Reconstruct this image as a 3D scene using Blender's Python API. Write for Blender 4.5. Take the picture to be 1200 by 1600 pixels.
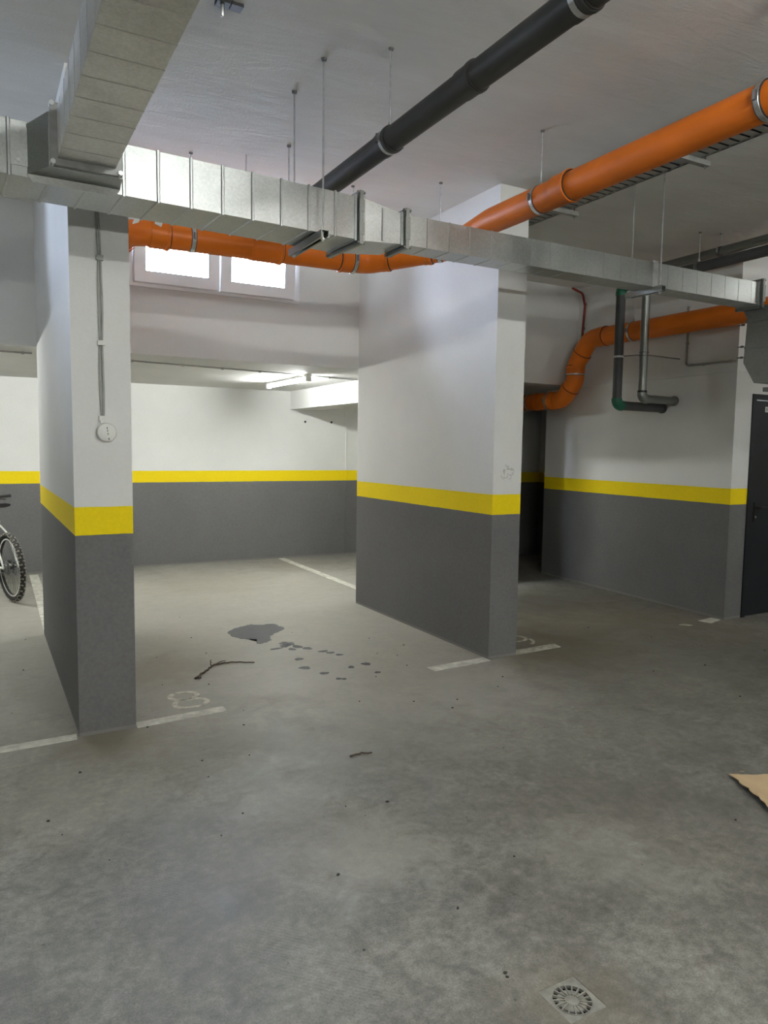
import bpy, bmesh, math, random
from mathutils import Vector, Matrix
random.seed(7)
PI = math.pi
scene = bpy.context.scene
for o in list(bpy.data.objects):
    bpy.data.objects.remove(o)
COL = scene.collection

# ------------------------------------------------------------------ camera
cd = bpy.data.cameras.new('camera'); cam = bpy.data.objects.new('camera', cd); COL.objects.link(cam)
cd.sensor_fit = 'VERTICAL'; cd.sensor_height = 36; cd.sensor_width = 27; cd.lens = 25.797
cd.clip_start = 0.05; cd.clip_end = 100
_r = (0.8758507, -0.4823870, 0.0137209); _u = (0.0298479, 0.0825276, 0.9961417); _f = (0.4816582, 0.8720619, -0.0866801)
cam.matrix_world = Matrix(((_r[0], _u[0], -_f[0], 0), (_r[1], _u[1], -_f[1], 0), (_r[2], _u[2], -_f[2], 1.55), (0, 0, 0, 1)))
scene.camera = cam

# ------------------------------------------------------------------ sky and exposure
w = bpy.data.worlds.new('sky'); scene.world = w; w.use_nodes = True
bg = w.node_tree.nodes['Background']
bg.inputs['Color'].default_value = (0.76, 0.86, 1.0, 1); bg.inputs['Strength'].default_value = 90.0
vs = scene.view_settings
vs.view_transform = 'Standard'; vs.look = 'None'; vs.gamma = 1; vs.use_curve_mapping = False
vs.exposure = 0.0
scene.cycles.max_bounces = 8; scene.cycles.diffuse_bounces = 5; scene.cycles.caustics_reflective = False

for px in (1.885, -1.0):   # portals: guide the daylight sampling through the two clerestory windows
    pl = bpy.data.lights.new('daylight_portal', 'AREA'); pl.shape = 'RECTANGLE'; pl.size = 1.5; pl.size_y = 0.5; pl.cycles.is_portal = True
    po = bpy.data.objects.new('daylight_portal', pl); COL.objects.link(po); po.location = (px, 6.73, 3.117); po.rotation_euler = (-math.pi / 2, 0, 0)
LAMP_HALL = 440.0      # radiance of the tubes in the aisle behind the camera
LAMP_LEFT = 75.0     # tube over the aisle left of the camera
LAMP_RIGHT = 80.0    # tube over the aisle in front of the steel door
LAMP_BAY = 275.0       # tube in the numbered bay
FILL_FAR = 280.0       # unseen wall tubes across the aisle, added to brighten ceiling and hall
LAMP_COL = (0.975, 1.0, 0.95)

# ------------------------------------------------------------------ node helpers
def newmat(name):
    m = bpy.data.materials.new(name); m.use_nodes = True
    nt = m.node_tree; b = nt.nodes['Principled BSDF']
    return m, nt, b
def N(nt, t, **kw):
    n = nt.nodes.new(t)
    for k, v in kw.items():
        if k in n.inputs: n.inputs[k].default_value = v
        else: setattr(n, k, v)
    return n
def L(nt, a, b): nt.links.new(a, b)
def coord(nt): return N(nt, 'ShaderNodeTexCoord').outputs['Object']
def noise(nt, vec, scale, detail=4, rough=0.55, dist=0.0):
    n = N(nt, 'ShaderNodeTexNoise'); n.inputs['Scale'].default_value = scale; n.inputs['Detail'].default_value = detail
    n.inputs['Roughness'].default_value = rough; n.inputs['Distortion'].default_value = dist
    L(nt, vec, n.inputs['Vector']); return n.outputs['Fac']
def ramp(nt, fac, stops, interp='LINEAR'):
    n = N(nt, 'ShaderNodeValToRGB'); cr = n.color_ramp; cr.interpolation = interp
    while len(cr.elements) < len(stops): cr.elements.new(0.5)
    for e, (p, c) in zip(cr.elements, stops):
        e.position = p; e.color = c if len(c) == 4 else (*c, 1)
    L(nt, fac, n.inputs['Fac']); return n.outputs['Color']
def g(v): return (v, v, v)
def mix(nt, fac, a, b, mode='MIX'):
    n = N(nt, 'ShaderNodeMix', data_type='RGBA', blend_type=mode)
    if isinstance(fac, (int, float)): n.inputs[0].default_value = fac
    else: L(nt, fac, n.inputs[0])
    for i, v in ((6, a), (7, b)):
        if isinstance(v, tuple): n.inputs[i].default_value = v if len(v) == 4 else (*v, 1)
        else: L(nt, v, n.inputs[i])
    return n.outputs[2]
def math_(nt, op, a, b=None):
    n = N(nt, 'ShaderNodeMath', operation=op)
    for i, v in ((0, a), (1, b)):
        if v is None: continue
        if isinstance(v, (int, float)): n.inputs[i].default_value = v
        else: L(nt, v, n.inputs[i])
    return n.outputs[0]
def bump(nt, b, h, strength=0.2, dist=0.01):
    n = N(nt, 'ShaderNodeBump'); n.inputs['Strength'].default_value = strength; n.inputs['Distance'].default_value = dist
    L(nt, h, n.inputs['Height']); L(nt, n.outputs['Normal'], b.inputs['Normal'])
def spot(nt, vec, c, r, soft=0.5, warp=None):
    """1 inside a round patch at c (metres), falling to 0 at r"""
    s = N(nt, 'ShaderNodeVectorMath', operation='SUBTRACT'); L(nt, vec, s.inputs[0]); s.inputs[1].default_value = c
    v = s.outputs[0]
    ln = N(nt, 'ShaderNodeVectorMath', operation='LENGTH'); L(nt, v, ln.inputs[0])
    d = ln.outputs['Value']
    if warp is not None: d = math_(nt, 'ADD', d, warp)
    mr = N(nt, 'ShaderNodeMapRange'); mr.interpolation_type = 'SMOOTHSTEP'
    mr.inputs['From Min'].default_value = r * soft; mr.inputs['From Max'].default_value = r
    mr.inputs['To Min'].default_value = 1; mr.inputs['To Max'].default_value = 0
    L(nt, d, mr.inputs['Value']); return mr.outputs['Result']

# ------------------------------------------------------------------ materials
M = {}
def simple(name, col, rough=0.5, metal=0.0, nscale=None, var=0.15, bmp=0.0, spec=0.5):
    m, nt, b = newmat(name)
    b.inputs['Roughness'].default_value = rough; b.inputs['Metallic'].default_value = metal
    b.inputs['Specular IOR Level'].default_value = spec
    b.inputs['Base Color'].default_value = (*col, 1)
    if nscale:
        v = coord(nt); f = noise(nt, v, nscale, 5)
        c = ramp(nt, f, ((0.3, tuple(x * (1 - var) for x in col)), (0.7, tuple(min(1, x * (1 + var)) for x in col))))
        L(nt, c, b.inputs['Base Color'])
        if bmp: bump(nt, b, noise(nt, v, nscale * 6, 3), bmp, 0.004)
    M[name] = m; return m

def mat_paint(name, banded, white=(0.80, 0.80, 0.79)):
    m, nt, b = newmat(name); v = coord(nt)
    big = noise(nt, v, 1.3, 5); fine = noise(nt, v, 55, 5, 0.65)
    wh = mix(nt, 1.0, white, ramp(nt, big, ((0.25, g(0.9)), (0.75, g(1.0)))), 'MULTIPLY')
    wh = mix(nt, 1.0, wh, ramp(nt, fine, ((0.3, g(0.965)), (0.7, g(1.0)))), 'MULTIPLY')
    if banded:
        sp = N(nt, 'ShaderNodeSeparateXYZ'); L(nt, v, sp.inputs[0])
        wob = math_(nt, 'MULTIPLY', math_(nt, 'SUBTRACT', noise(nt, v, 9, 3), 0.5), 0.006)
        z = math_(nt, 'ADD', sp.outputs['Z'], wob)
        gr = ramp(nt, fine, ((0.25, (0.135, 0.134, 0.136)), (0.75, (0.178, 0.176, 0.177))))
        gr = mix(nt, 1.0, gr, ramp(nt, big, ((0.25, g(0.86)), (0.75, g(1.05)))), 'MULTIPLY')
        dust = math_(nt, 'MULTIPLY', math_(nt, 'LESS_THAN', sp.outputs['Z'], 0.02), 0.35)
        gr = mix(nt, dust, gr, (0.30, 0.285, 0.25))
        ye = ramp(nt, fine, ((0.3, (0.88, 0.66, 0.006)), (0.7, (0.94, 0.72, 0.010))))
        c = mix(nt, math_(nt, 'GREATER_THAN', z, 1.0755), gr, ye)
        # scuff marks on the white
        warp = math_(nt, 'MULTIPLY', noise(nt, v, 30, 4), 0.10)
        s1 = math_(nt, 'MULTIPLY', spot(nt, v, (3.40, 4.286, 1.38), 0.12, 0.7, warp), math_(nt, 'GREATER_THAN', noise(nt, v, 45, 3), 0.52))
        wh = mix(nt, math_(nt, 'MULTIPLY', s1, 0.45), wh, (0.18, 0.18, 0.15))
        c = mix(nt, math_(nt, 'GREATER_THAN', z, 1.223), c, wh)
    else: c = wh
    L(nt, c, b.inputs['Base Color']); b.inputs['Roughness'].default_value = 0.75
    b.inputs['Specular IOR Level'].default_value = 0.25
    bump(nt, b, noise(nt, v, 90, 6, 0.7), 0.25, 0.004)
    M[name] = m
mat_paint('paint_banded', True)
mat_paint('paint_white', False, (0.79, 0.79, 0.785))

def mat_ceiling():
    m, nt, b = newmat('ceiling_plaster'); v = coord(nt)
    mp = N(nt, 'ShaderNodeMapping'); mp.inputs['Scale'].default_value = (0.35, 1.4, 1); mp.inputs['Rotation'].default_value = (0, 0, 0.9); L(nt, v, mp.inputs[0])
    tro = noise(nt, mp.outputs[0], 3.0, 8, 0.6, 0.6); big = noise(nt, v, 0.6, 4)
    c = ramp(nt, tro, ((0.25, (0.78, 0.775, 0.755)), (0.75, (0.88, 0.875, 0.855))))
    c = mix(nt, 1.0, c, ramp(nt, big, ((0.3, g(0.88)), (0.7, g(1.0)))), 'MULTIPLY')
    L(nt, c, b.inputs['Base Color']); b.inputs['Roughness'].default_value = 0.8; b.inputs['Specular IOR Level'].default_value = 0.2
    h = math_(nt, 'ADD', noise(nt, mp.outputs[0], 6, 8, 0.65, 0.5), math_(nt, 'MULTIPLY', noise(nt, v, 80, 4), 0.12))
    bump(nt, b, h, 0.42, 0.02); M['ceiling_plaster'] = m
mat_ceiling()

def mat_floor():
    m, nt, b = newmat('concrete_floor'); v = coord(nt)
    big = noise(nt, v, 0.55, 6, 0.6, 0.4); mid = noise(nt, v, 2.6, 8, 0.62, 0.3); fine = noise(nt, v, 28, 8, 0.7); grain = noise(nt, v, 160, 4, 0.7)
    c = ramp(nt, big, ((0.28, (0.165, 0.158, 0.138)), (0.5, (0.222, 0.214, 0.189)), (0.74, (0.285, 0.275, 0.245))))
    c = mix(nt, 1.0, c, ramp(nt, mid, ((0.28, g(0.62)), (0.5, g(0.98)), (0.72, g(1.22)))), 'MULTIPLY')
    c = mix(nt, 1.0, c, ramp(nt, noise(nt, v, 8.5, 7, 0.66, 0.8), ((0.30, g(0.72)), (0.5, g(1.0)), (0.70, g(1.26)))), 'MULTIPLY')
    c = mix(nt, 1.0, c, ramp(nt, fine, ((0.32, g(0.68)), (0.68, g(1.28)))), 'MULTIPLY')
    c = mix(nt, 1.0, c, ramp(nt, grain, ((0.32, g(0.72)), (0.68, g(1.24)))), 'MULTIPLY')
    # pale cement bloom, widened to paint bay tube light over the mid floor
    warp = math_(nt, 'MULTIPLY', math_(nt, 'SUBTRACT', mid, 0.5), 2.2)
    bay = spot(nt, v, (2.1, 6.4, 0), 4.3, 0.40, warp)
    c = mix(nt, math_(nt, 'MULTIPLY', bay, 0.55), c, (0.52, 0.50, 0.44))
    # pale worn-off scuffs in the aisle; the fourth paints the bay tube's reflection
    for p, r, a in (((1.28, 2.38, 0), 0.42, 0.45), ((2.75, 3.75, 0), 0.8, 0.45), ((2.0, 3.6, 0), 0.7, 0.35), ((1.15, 3.0, 0), 0.4, 0.3), ((2.1, 2.0, 0), 0.5, 0.25), ((4.3, 3.5, 0), 0.7, 0.25), ((0.3, 3.3, 0), 0.5, 0.25)):
        wp = math_(nt, 'MULTIPLY', math_(nt, 'SUBTRACT', noise(nt, v, 4.0, 8, 0.72, 0.8), 0.5), r * 2.4)
        s = spot(nt, v, p, r, 0.1, wp)
        c = mix(nt, math_(nt, 'MULTIPLY', s, a), c, (0.44, 0.43, 0.39))
    # brown dirt along the piers and in the bays
    for p, r, a in (((1.0, 5.1, 0), 0.62, 0.5), ((2.2, 8.2, 0), 1.1, 0.28), ((0.55, 3.95, 0), 0.42, 0.55), ((3.95, 4.35, 0), 1.0, 0.62),
                    ((4.9, 5.0, 0), 1.5, 0.5), ((5.6, 4.2, 0), 1.0, 0.35), ((1.2, 2.55, 0), 0.5, 0.22), ((1.43, 1.44, 0), 0.3, 0.4), ((2.4, 2.1, 0), 0.7, 0.18), ((3.6, 8.9, 0), 0.8, 0.3)):
        wp = math_(nt, 'MULTIPLY', math_(nt, 'SUBTRACT', noise(nt, v, 5 / r * 0.6, 6, 0.7), 0.5), r * 1.3)
        s = spot(nt, v, p, r, 0.2, wp)
        c = mix(nt, math_(nt, 'MULTIPLY', s, a), c, (0.20, 0.165, 0.115))
    # dark rubbed-in rubber where cars turn
    for p, r, a in (((4.5, 4.0, 0), 1.5, 0.30), ((3.6, 3.2, 0), 1.0, 0.28), ((2.7, 2.3, 0), 0.8, 0.25), ((1.6, 3.3, 0), 0.9, 0.3), ((0.5, 2.5, 0), 0.8, 0.3), ((5.0, 5.6, 0), 0.9, 0.5), ((5.5, 3.4, 0), 1.2, 0.22), ((1.2, 3.6, 0), .6, .35)):
        wp = math_(nt, 'MULTIPLY', math_(nt, 'SUBTRACT', noise(nt, v, 3.2, 7, 0.68, 0.6), 0.5), r * 1.8)
        s = spot(nt, v, p, r, 0.15, wp)
        c = mix(nt, math_(nt, 'MULTIPLY', s, a), c, (0.115, 0.114, 0.108))
    # tyre tracks: arcs of fine cross ribs
    tr = None
    for cen, R, wd in (((7.5, 1.5, 0), 6.2, 0.09), ((7.0, -1.0, 0), 6.35, 0.09), ((-3.0, -1.0, 0), 5.2, 0.10), ((5.2, 9.0, 0), 6.6, 0.08), ((-2.2, 0.6, 0), 3.3, 0.1)):
        s = N(nt, 'ShaderNodeVectorMath', operation='DISTANCE'); L(nt, v, s.inputs[0]); s.inputs[1].default_value = cen
        d = math_(nt, 'ABSOLUTE', math_(nt, 'SUBTRACT', s.outputs['Value'], R))
        k = math_(nt, 'LESS_THAN', d, wd)
        tr = k if tr is None else math_(nt, 'MAXIMUM', tr, k)
    wv = N(nt, 'ShaderNodeTexWave', wave_type='BANDS', bands_direction='DIAGONAL'); wv.inputs['Scale'].default_value = 34; wv.inputs['Distortion'].default_value = 1.5; L(nt, v, wv.inputs['Vector'])
    tr = math_(nt, 'MULTIPLY', tr, math_(nt, 'MULTIPLY', math_(nt, 'GREATER_THAN', wv.outputs['Fac'], 0.45), ramp(nt, noise(nt, v, 1.7, 4), ((0.48, g(0)), (0.62, g(1))))))
    c = mix(nt, math_(nt, 'MULTIPLY', tr, 0.13), c, (0.42, 0.41, 0.385))
    # specks of grit ground into the surface
    vo = N(nt, 'ShaderNodeTexVoronoi'); vo.inputs['Scale'].default_value = 6.5; L(nt, v, vo.inputs['Vector'])
    sm = math_(nt, 'LESS_THAN', vo.outputs['Distance'], 0.035)
    c = mix(nt, math_(nt, 'MULTIPLY', sm, 0.6), c, (0.06, 0.055, 0.05))
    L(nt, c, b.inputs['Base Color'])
    rg = ramp(nt, math_(nt, 'ADD', math_(nt, 'MULTIPLY', mid, 0.6), math_(nt, 'MULTIPLY', fine, 0.4)), ((0.3, g(0.34)), (0.7, g(0.66))))
    L(nt, rg, b.inputs['Roughness']); b.inputs['Specular IOR Level'].default_value = 0.36
    h = math_(nt, 'ADD', math_(nt, 'MULTIPLY', mid, 0.5), math_(nt, 'ADD', math_(nt, 'MULTIPLY', fine, 0.25), math_(nt, 'MULTIPLY', grain, 0.08)))
    bump(nt, b, h, 0.22, 0.012); M['concrete_floor'] = m
mat_floor()

def mat_galv(name, base, rough, dirt=0.0):
    m, nt, b = newmat(name); v = coord(nt)
    vo = N(nt, 'ShaderNodeTexVoronoi'); vo.inputs['Scale'].default_value = 130; L(nt, v, vo.inputs['Vector'])
    sp = N(nt, 'ShaderNodeSeparateColor'); L(nt, vo.outputs['Color'], sp.inputs[0])
    n = noise(nt, v, 3.5, 6, 0.6)
    c = mix(nt, 1.0, ramp(nt, sp.outputs[0], ((0, tuple(x * 0.86 for x in base)), (1, base))), ramp(nt, n, ((0.3, g(0.82)), (0.7, g(1.0)))), 'MULTIPLY')
    if dirt:
        c = mix(nt, math_(nt, 'MULTIPLY', ramp(nt, noise(nt, v, 2.2, 7, 0.65), ((0.42, g(0)), (0.7, g(1)))), dirt), c, (0.22, 0.21, 0.18))
    L(nt, c, b.inputs['Base Color']); b.inputs['Metallic'].default_value = 1.0
    L(nt, ramp(nt, n, ((0.3, g(rough - 0.06)), (0.7, g(rough + 0.1)))), b.inputs['Roughness'])
    bump(nt, b, noise(nt, v, 7, 3), 0.06, 0.01); M[name] = m
mat_galv('galvanised', (0.54, 0.56, 0.555), 0.34)
mat_galv('galvanised_dusty', (0.78, 0.78, 0.75), 0.42, 0.35)
mat_galv('galvanised_dull', (0.36, 0.38, 0.365), 0.42, 0.35)
simple('steel_dark', (0.20, 0.20, 0.20), 0.45, 0.9, 20)
simple('steel_bright', (0.62, 0.63, 0.64), 0.3, 1.0, 30)
simple('pvc_orange', (0.70, 0.165, 0.012), 0.42, 0, 3.0, 0.10, spec=0.3)
simple('pvc_black', (0.040, 0.040, 0.036), 0.5, 0, 4.0, 0.25)
simple('pvc_grey', (0.055, 0.056, 0.058), 0.5, 0, 4.0, 0.2)
simple('fitting_green', (0.006, 0.10, 0.055), 0.45, 0, 6.0, 0.2)
simple('rubber_seal', (0.015, 0.014, 0.014), 0.6)
simple('white_paint_line', (0.62, 0.61, 0.55), 0.7, 0, 14.0, 0.28, 0.1)
simple('old_paint_line', (0.56, 0.545, 0.47), 0.7, 0, 26.0, 0.35, 0.1)
simple('pvc_white', (0.80, 0.80, 0.83), 0.35, 0, 2.0, 0.03)
simple('plastic_white', (0.72, 0.72, 0.69), 0.45, 0, 8.0, 0.06)
simple('cable_grey', (0.36, 0.36, 0.34), 0.5, 0, 15.0, 0.15)
simple('cable_red', (0.27, 0.03, 0.02), 0.45, 0, 15.0, 0.15)
simple('door_steel', (0.012, 0.014, 0.018), 0.42, 0, 3.0, 0.25, spec=0.4)
simple('black_plastic', (0.012, 0.012, 0.012), 0.45, 0, 9.0, 0.2)
simple('tray_steel', (0.42, 0.425, 0.41), 0.5, 0.6, 8.0, 0.25)
simple('cardboard', (0.60, 0.44, 0.26), 0.85, 0, 5.0, 0.10, 0.1)
simple('bark', (0.075, 0.05, 0.035), 0.85, 0, 40.0, 0.4, 0.3)
simple('drain_plastic', (0.285, 0.275, 0.24), 0.65, 0, 22.0, 0.3, 0.1)
simple('pit_dark', (0.006, 0.006, 0.005), 0.9)
simple('grit', (0.045, 0.04, 0.032), 0.9, 0, 30.0, 0.4)
simple('bike_white', (0.78, 0.78, 0.74), 0.3, 0, 4.0, 0.05)
simple('tyre', (0.020, 0.019, 0.018), 0.75, 0, 25.0, 0.3)
simple('tyre_tread', (0.30, 0.28, 0.235), 0.9, 0, 30.0, 0.35)
simple('ink', (0.03, 0.03, 0.03), 0.7)
def mat_wet():
    m, nt, b = newmat('wet_concrete'); v = coord(nt)
    c = ramp(nt, noise(nt, v, 16, 8, 0.7), ((0.3, (0.022, 0.023, 0.028)), (0.7, (0.050, 0.051, 0.060))))
    L(nt, c, b.inputs['Base Color']); b.inputs['Roughness'].default_value = 0.55
    bump(nt, b, noise(nt, v, 60, 6, 0.7), 0.25, 0.004); M['wet_concrete'] = m
mat_wet()
def mat_glass():
    m = bpy.data.materials.new('window_glass'); m.use_nodes = True; nt = m.node_tree; nt.nodes.clear()
    out = N(nt, 'ShaderNodeOutputMaterial'); tr = N(nt, 'ShaderNodeBsdfTransparent'); gl = N(nt, 'ShaderNodeBsdfGlossy')
    gl.inputs['Roughness'].default_value = 0.08; tr.inputs['Color'].default_value = (0.93, 0.95, 1, 1)
    v = coord(nt); lw = N(nt, 'ShaderNodeFresnel'); lw.inputs['IOR'].default_value = 1.45
    fac = math_(nt, 'MULTIPLY', lw.outputs[0], ramp(nt, noise(nt, v, 3, 3), ((0.3, g(0.8)), (0.7, g(1.0)))))
    mx = N(nt, 'ShaderNodeMixShader'); L(nt, fac, mx.inputs[0]); L(nt, tr.outputs[0], mx.inputs[1]); L(nt, gl.outputs[0], mx.inputs[2])
    L(nt, mx.outputs[0], out.inputs[0]); M['window_glass'] = m
mat_glass()
def mat_lamp(name, power):
    m, nt, b = newmat(name); v = coord(nt)
    L(nt, ramp(nt, noise(nt, v, 4, 2), ((0.3, tuple(x * 0.98 for x in LAMP_COL)), (0.7, LAMP_COL))), b.inputs['Emission Color'])
    b.inputs['Base Color'].default_value = (0.9, 0.9, 0.9, 1); b.inputs['Emission Strength'].default_value = power; M[name] = m
mat_lamp('tube_hall', LAMP_HALL); mat_lamp('tube_left', LAMP_LEFT); mat_lamp('tube_right', LAMP_RIGHT); mat_lamp('tube_bay', LAMP_BAY); mat_lamp('fill_far', FILL_FAR)

# ------------------------------------------------------------------ mesh builder
class MB:
    def __init__(s): s.v = []; s.f = []
    def add(s, vs, fs):
        o = len(s.v); s.v += [tuple(p) for p in vs]; s.f += [tuple(i + o for i in f) for f in fs]; return s
    def box(s, x0, x1, y0, y1, z0, z1):
        return s.add([(x0, y0, z0), (x1, y0, z0), (x1, y1, z0), (x0, y1, z0), (x0, y0, z1), (x1, y0, z1), (x1, y1, z1), (x0, y1, z1)],
                     [(0, 3, 2, 1), (4, 5, 6, 7), (0, 1, 5, 4), (1, 2, 6, 5), (2, 3, 7, 6), (3, 0, 4, 7)])
    def hexa(s, p): # 8 corners, bottom ring then top ring
        return s.add(p, [(0, 3, 2, 1), (4, 5, 6, 7), (0, 1, 5, 4), (1, 2, 6, 5), (2, 3, 7, 6), (3, 0, 4, 7)])
    def prism(s, poly, z0, z1):
        n = len(poly); vs = [(x, y, z0) for x, y in poly] + [(x, y, z1) for x, y in poly]
        return s.add(vs, [tuple(range(n - 1, -1, -1)), tuple(range(n, 2 * n))] + [(i, (i + 1) % n, n + (i + 1) % n, n + i) for i in range(n)])
    def obox(s, a, b, wd, ht, up=(0, 0, 1)):
        """bar from a to b, wd across, ht along up"""
        a = Vector(a); b = Vector(b); d = (b - a).normalized(); u = Vector(up); u = (u - d * u.dot(d)).normalized(); sd = d.cross(u)
        q = lambda c, i, j: c + sd * (i * wd / 2) + u * (j * ht / 2)
        return s.hexa([q(a, -1, -1), q(a, 1, -1), q(b, 1, -1), q(b, -1, -1), q(a, -1, 1), q(a, 1, 1), q(b, 1, 1), q(b, -1, 1)])
    def sweep(s, pts, r, n=20, caps=True, radii=None):
        pts = [Vector(p) for p in pts]; T = []
        for i in range(len(pts)):
            a = pts[max(0, i - 1)]; b = pts[min(len(pts) - 1, i + 1)]; T.append((b - a).normalized())
        ref = Vector((0, 0, 1)) if abs(T[0].z) < 0.9 else Vector((1, 0, 0))
        nrm = (ref - T[0] * ref.dot(T[0])).normalized(); vs = []
        for i, p in enumerate(pts):
            nrm = (nrm - T[i] * nrm.dot(T[i])).normalized(); bi = T[i].cross(nrm)
            rr = radii[i] if radii else r
            vs += [p + (nrm * math.cos(2 * PI * k / n) + bi * math.sin(2 * PI * k / n)) * rr for k in range(n)]
        fs = []
        for i in range(len(pts) - 1):
            for k in range(n):
                a = i * n + k; b = i * n + (k + 1) % n; fs.append((a, b, b + n, a + n))
        if caps: fs += [tuple(range(n - 1, -1, -1)), tuple(range((len(pts) - 1) * n, len(pts) * n))]
        return s.add(vs, fs)
    def band(s, c, d, r, wd, th=0.0, n=24):
        """closed ring (strap / socket) around a pipe: centre c, axis d, inner radius r, thickness th"""
        c = Vector(c); d = Vector(d).normalized(); a = c - d * wd / 2; b = c + d * wd / 2
        ro = r + th; ch = min(th, wd) * 0.3
        pts = [a, a, a + d * ch, b - d * ch, b, b]; rad = [r * 0.97, ro - ch, ro, ro, ro - ch, r * 0.97]
        return s.sweep_axis(pts, rad, d, n)
    def sweep_axis(s, pts, rad, d, n=24):
        ref = Vector((0, 0, 1)) if abs(d.z) < 0.9 else Vector((1, 0, 0))
        u = (ref - d * ref.dot(d)).normalized(); bi = d.cross(u); vs = []; fs = []
        for p, rr in zip(pts, rad): vs += [p + (u * math.cos(2 * PI * k / n) + bi * math.sin(2 * PI * k / n)) * rr for k in range(n)]
        for i in range(len(pts) - 1):
            for k in range(n):
                a = i * n + k; b = i * n + (k + 1) % n; fs.append((a, b, b + n, a + n))
        return s.add(vs, fs)
    def lathe(s, c, d, prof, n=24):
        """profile [(axial, radius)...] turned about axis d at c"""
        c = Vector(c); d = Vector(d).normalized()
        return s.sweep_axis([c + d * a for a, _ in prof], [max(r, 1e-5) for _, r in prof], d, n)
    def build(s, name, mat, parent=None, smooth=False, loc=None, rotz=0.0, kind=None):
        me = bpy.data.meshes.new(name); me.from_pydata(s.v, [], s.f); me.update()
        bm = bmesh.new(); bm.from_mesh(me); bmesh.ops.recalc_face_normals(bm, faces=bm.faces); bm.to_mesh(me); bm.free()
        o = bpy.data.objects.new(name, me); COL.objects.link(o); me.materials.append(M[mat])
        if smooth:
            me.polygons.foreach_set('use_smooth', [True] * len(me.polygons))
            me.set_sharp_from_angle(angle=math.radians(38))
        if parent: o.parent = parent
        if loc: o.location = loc
        o.rotation_euler[2] = rotz
        if kind: o['kind'] = kind
        return o
def fillet(pts, R, seg=8):
    pts = [Vector(p) for p in pts]; out = [pts[0]]
    for i in range(1, len(pts) - 1):
        p = pts[i]; a = (pts[i - 1] - p).normalized(); b = (pts[i + 1] - p).normalized()
        ang = a.angle(b); rr = R[i - 1] if isinstance(R, (list, tuple)) else R
        t = rr / math.tan(ang / 2); p0 = p + a * t; p1 = p + b * t
        cen = p + (a + b).normalized() * (rr / math.sin(ang / 2))
        v0 = p0 - cen; v1 = p1 - cen; th = v0.angle(v1)
        for k in range(seg + 1):
            f = k / seg; out.append(cen + (v0 * math.sin((1 - f) * th) + v1 * math.sin(f * th)) / math.sin(th))
    out.append(pts[-1]); return out
def tag(o, label, cat=None, group=None, kind=None):
    o['label'] = label
    if cat: o['category'] = cat
    if group: o['group'] = group
    if kind: o['kind'] = kind
    return o
def thing(name, label, cat, loc=(0, 0, 0), rotz=0.0, group=None):
    o = bpy.data.objects.new(name, None); COL.objects.link(o); o.location = loc; o.rotation_euler[2] = rotz; o.empty_display_size = 0.1
    return tag(o, label, cat, group)
def struct(o, label=None):
    o['kind'] = 'structure'
    if label: o['label'] = label
    return o
def dup(o, loc=None, rotz=None, label=None, parent=None):
    c = o.copy(); COL.objects.link(c)
    if parent: c.parent = parent
    if loc is not None: c.location = loc
    if rotz is not None: c.rotation_euler[2] = rotz
    if label: c['label'] = label
    for ch in list(o.children): dup(ch, parent=c)
    return c

# ================================================================== THE SETTING
ZC = 3.413     # hall ceiling
ZL = 2.315     # low slab over the bays
DX0, DX1, DY0, DY1 = 1.362, 1.498, 1.377, 1.513   # opening for the floor drain
fl = MB()
X0, X1, Y0, Y1 = -7.0, 9.5, -5.0, 9.75
for a in ((X0, X1, Y0, DY0), (X0, X1, DY1, Y1), (X0, DX0, DY0, DY1), (DX1, X1, DY0, DY1)):
    fl.box(a[0], a[1], a[2], a[3], -0.12, 0)
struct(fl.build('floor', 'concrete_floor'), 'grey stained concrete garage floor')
struct(MB().box(X0, X1, Y0, 6.6, ZC, ZC + 0.2).build('ceiling', 'ceiling_plaster'), 'grey plastered hall ceiling')
struct(MB().box(X0, 5.4, 6.70, 9.75, ZL, ZL + 0.2).build('ceiling_bay', 'paint_white'), 'low white ceiling over the parking bays')
struct(MB().box(5.4, 7.4, 6.66, 8.7, ZL, ZL + 0.2).build('ceiling_passage', 'paint_white'), 'low ceiling over the dark passage')
struct(MB().box(X0, 5.4, 9.605, 9.75, 0, ZL).build('wall_back', 'paint_banded'), 'rear wall of the bays, grey below a yellow stripe')
struct(MB().box(5.4, 7.5, 8.52, 8.65, 0, ZL).build('wall_passage_end', 'paint_banded'), 'unlit wall at the end of the passage')
struct(MB().box(7.36, 7.5, 7.08, 8.52, 0, ZL).build('wall_passage_side', 'paint_banded'), 'side wall at the end of the passage')
struct(MB().box(5.30, 5.40, 6.70, 9.605, 0, ZL).build('wall_bay_side', 'paint_banded'))
struct(MB().box(3.80, 4.20, 6.70, 9.605, 2.065, ZL).build('beam_bay', 'paint_white'), 'white downstand beam across the bay ceiling')
# upper wall with two window openings
WX0, WX1, WZ0, WZ1 = 1.13, 2.64, 2.865, 3.37
VX0, VX1 = -1.75, -0.25
ww = MB()
for a, b in ((X0, VX0), (VX1, WX0), (WX1, 3.53)): ww.box(a, b, 6.47, 6.70, ZL - 0.005, ZC)
for a, b in ((VX0, VX1), (WX0, WX1)):
    ww.box(a, b, 6.47, 6.70, ZL - 0.005, WZ0); ww.box(a, b, 6.47, 6.70, WZ1, ZC)
struct(ww.build('wall_window', 'paint_white'), 'white upper wall with the clerestory windows')
struct(MB().box(3.53, 6.16, 6.52, 6.66, ZL - 0.01, ZC).build('wall_passage_upper', 'paint_white'), 'upper wall above the passage')
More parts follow.
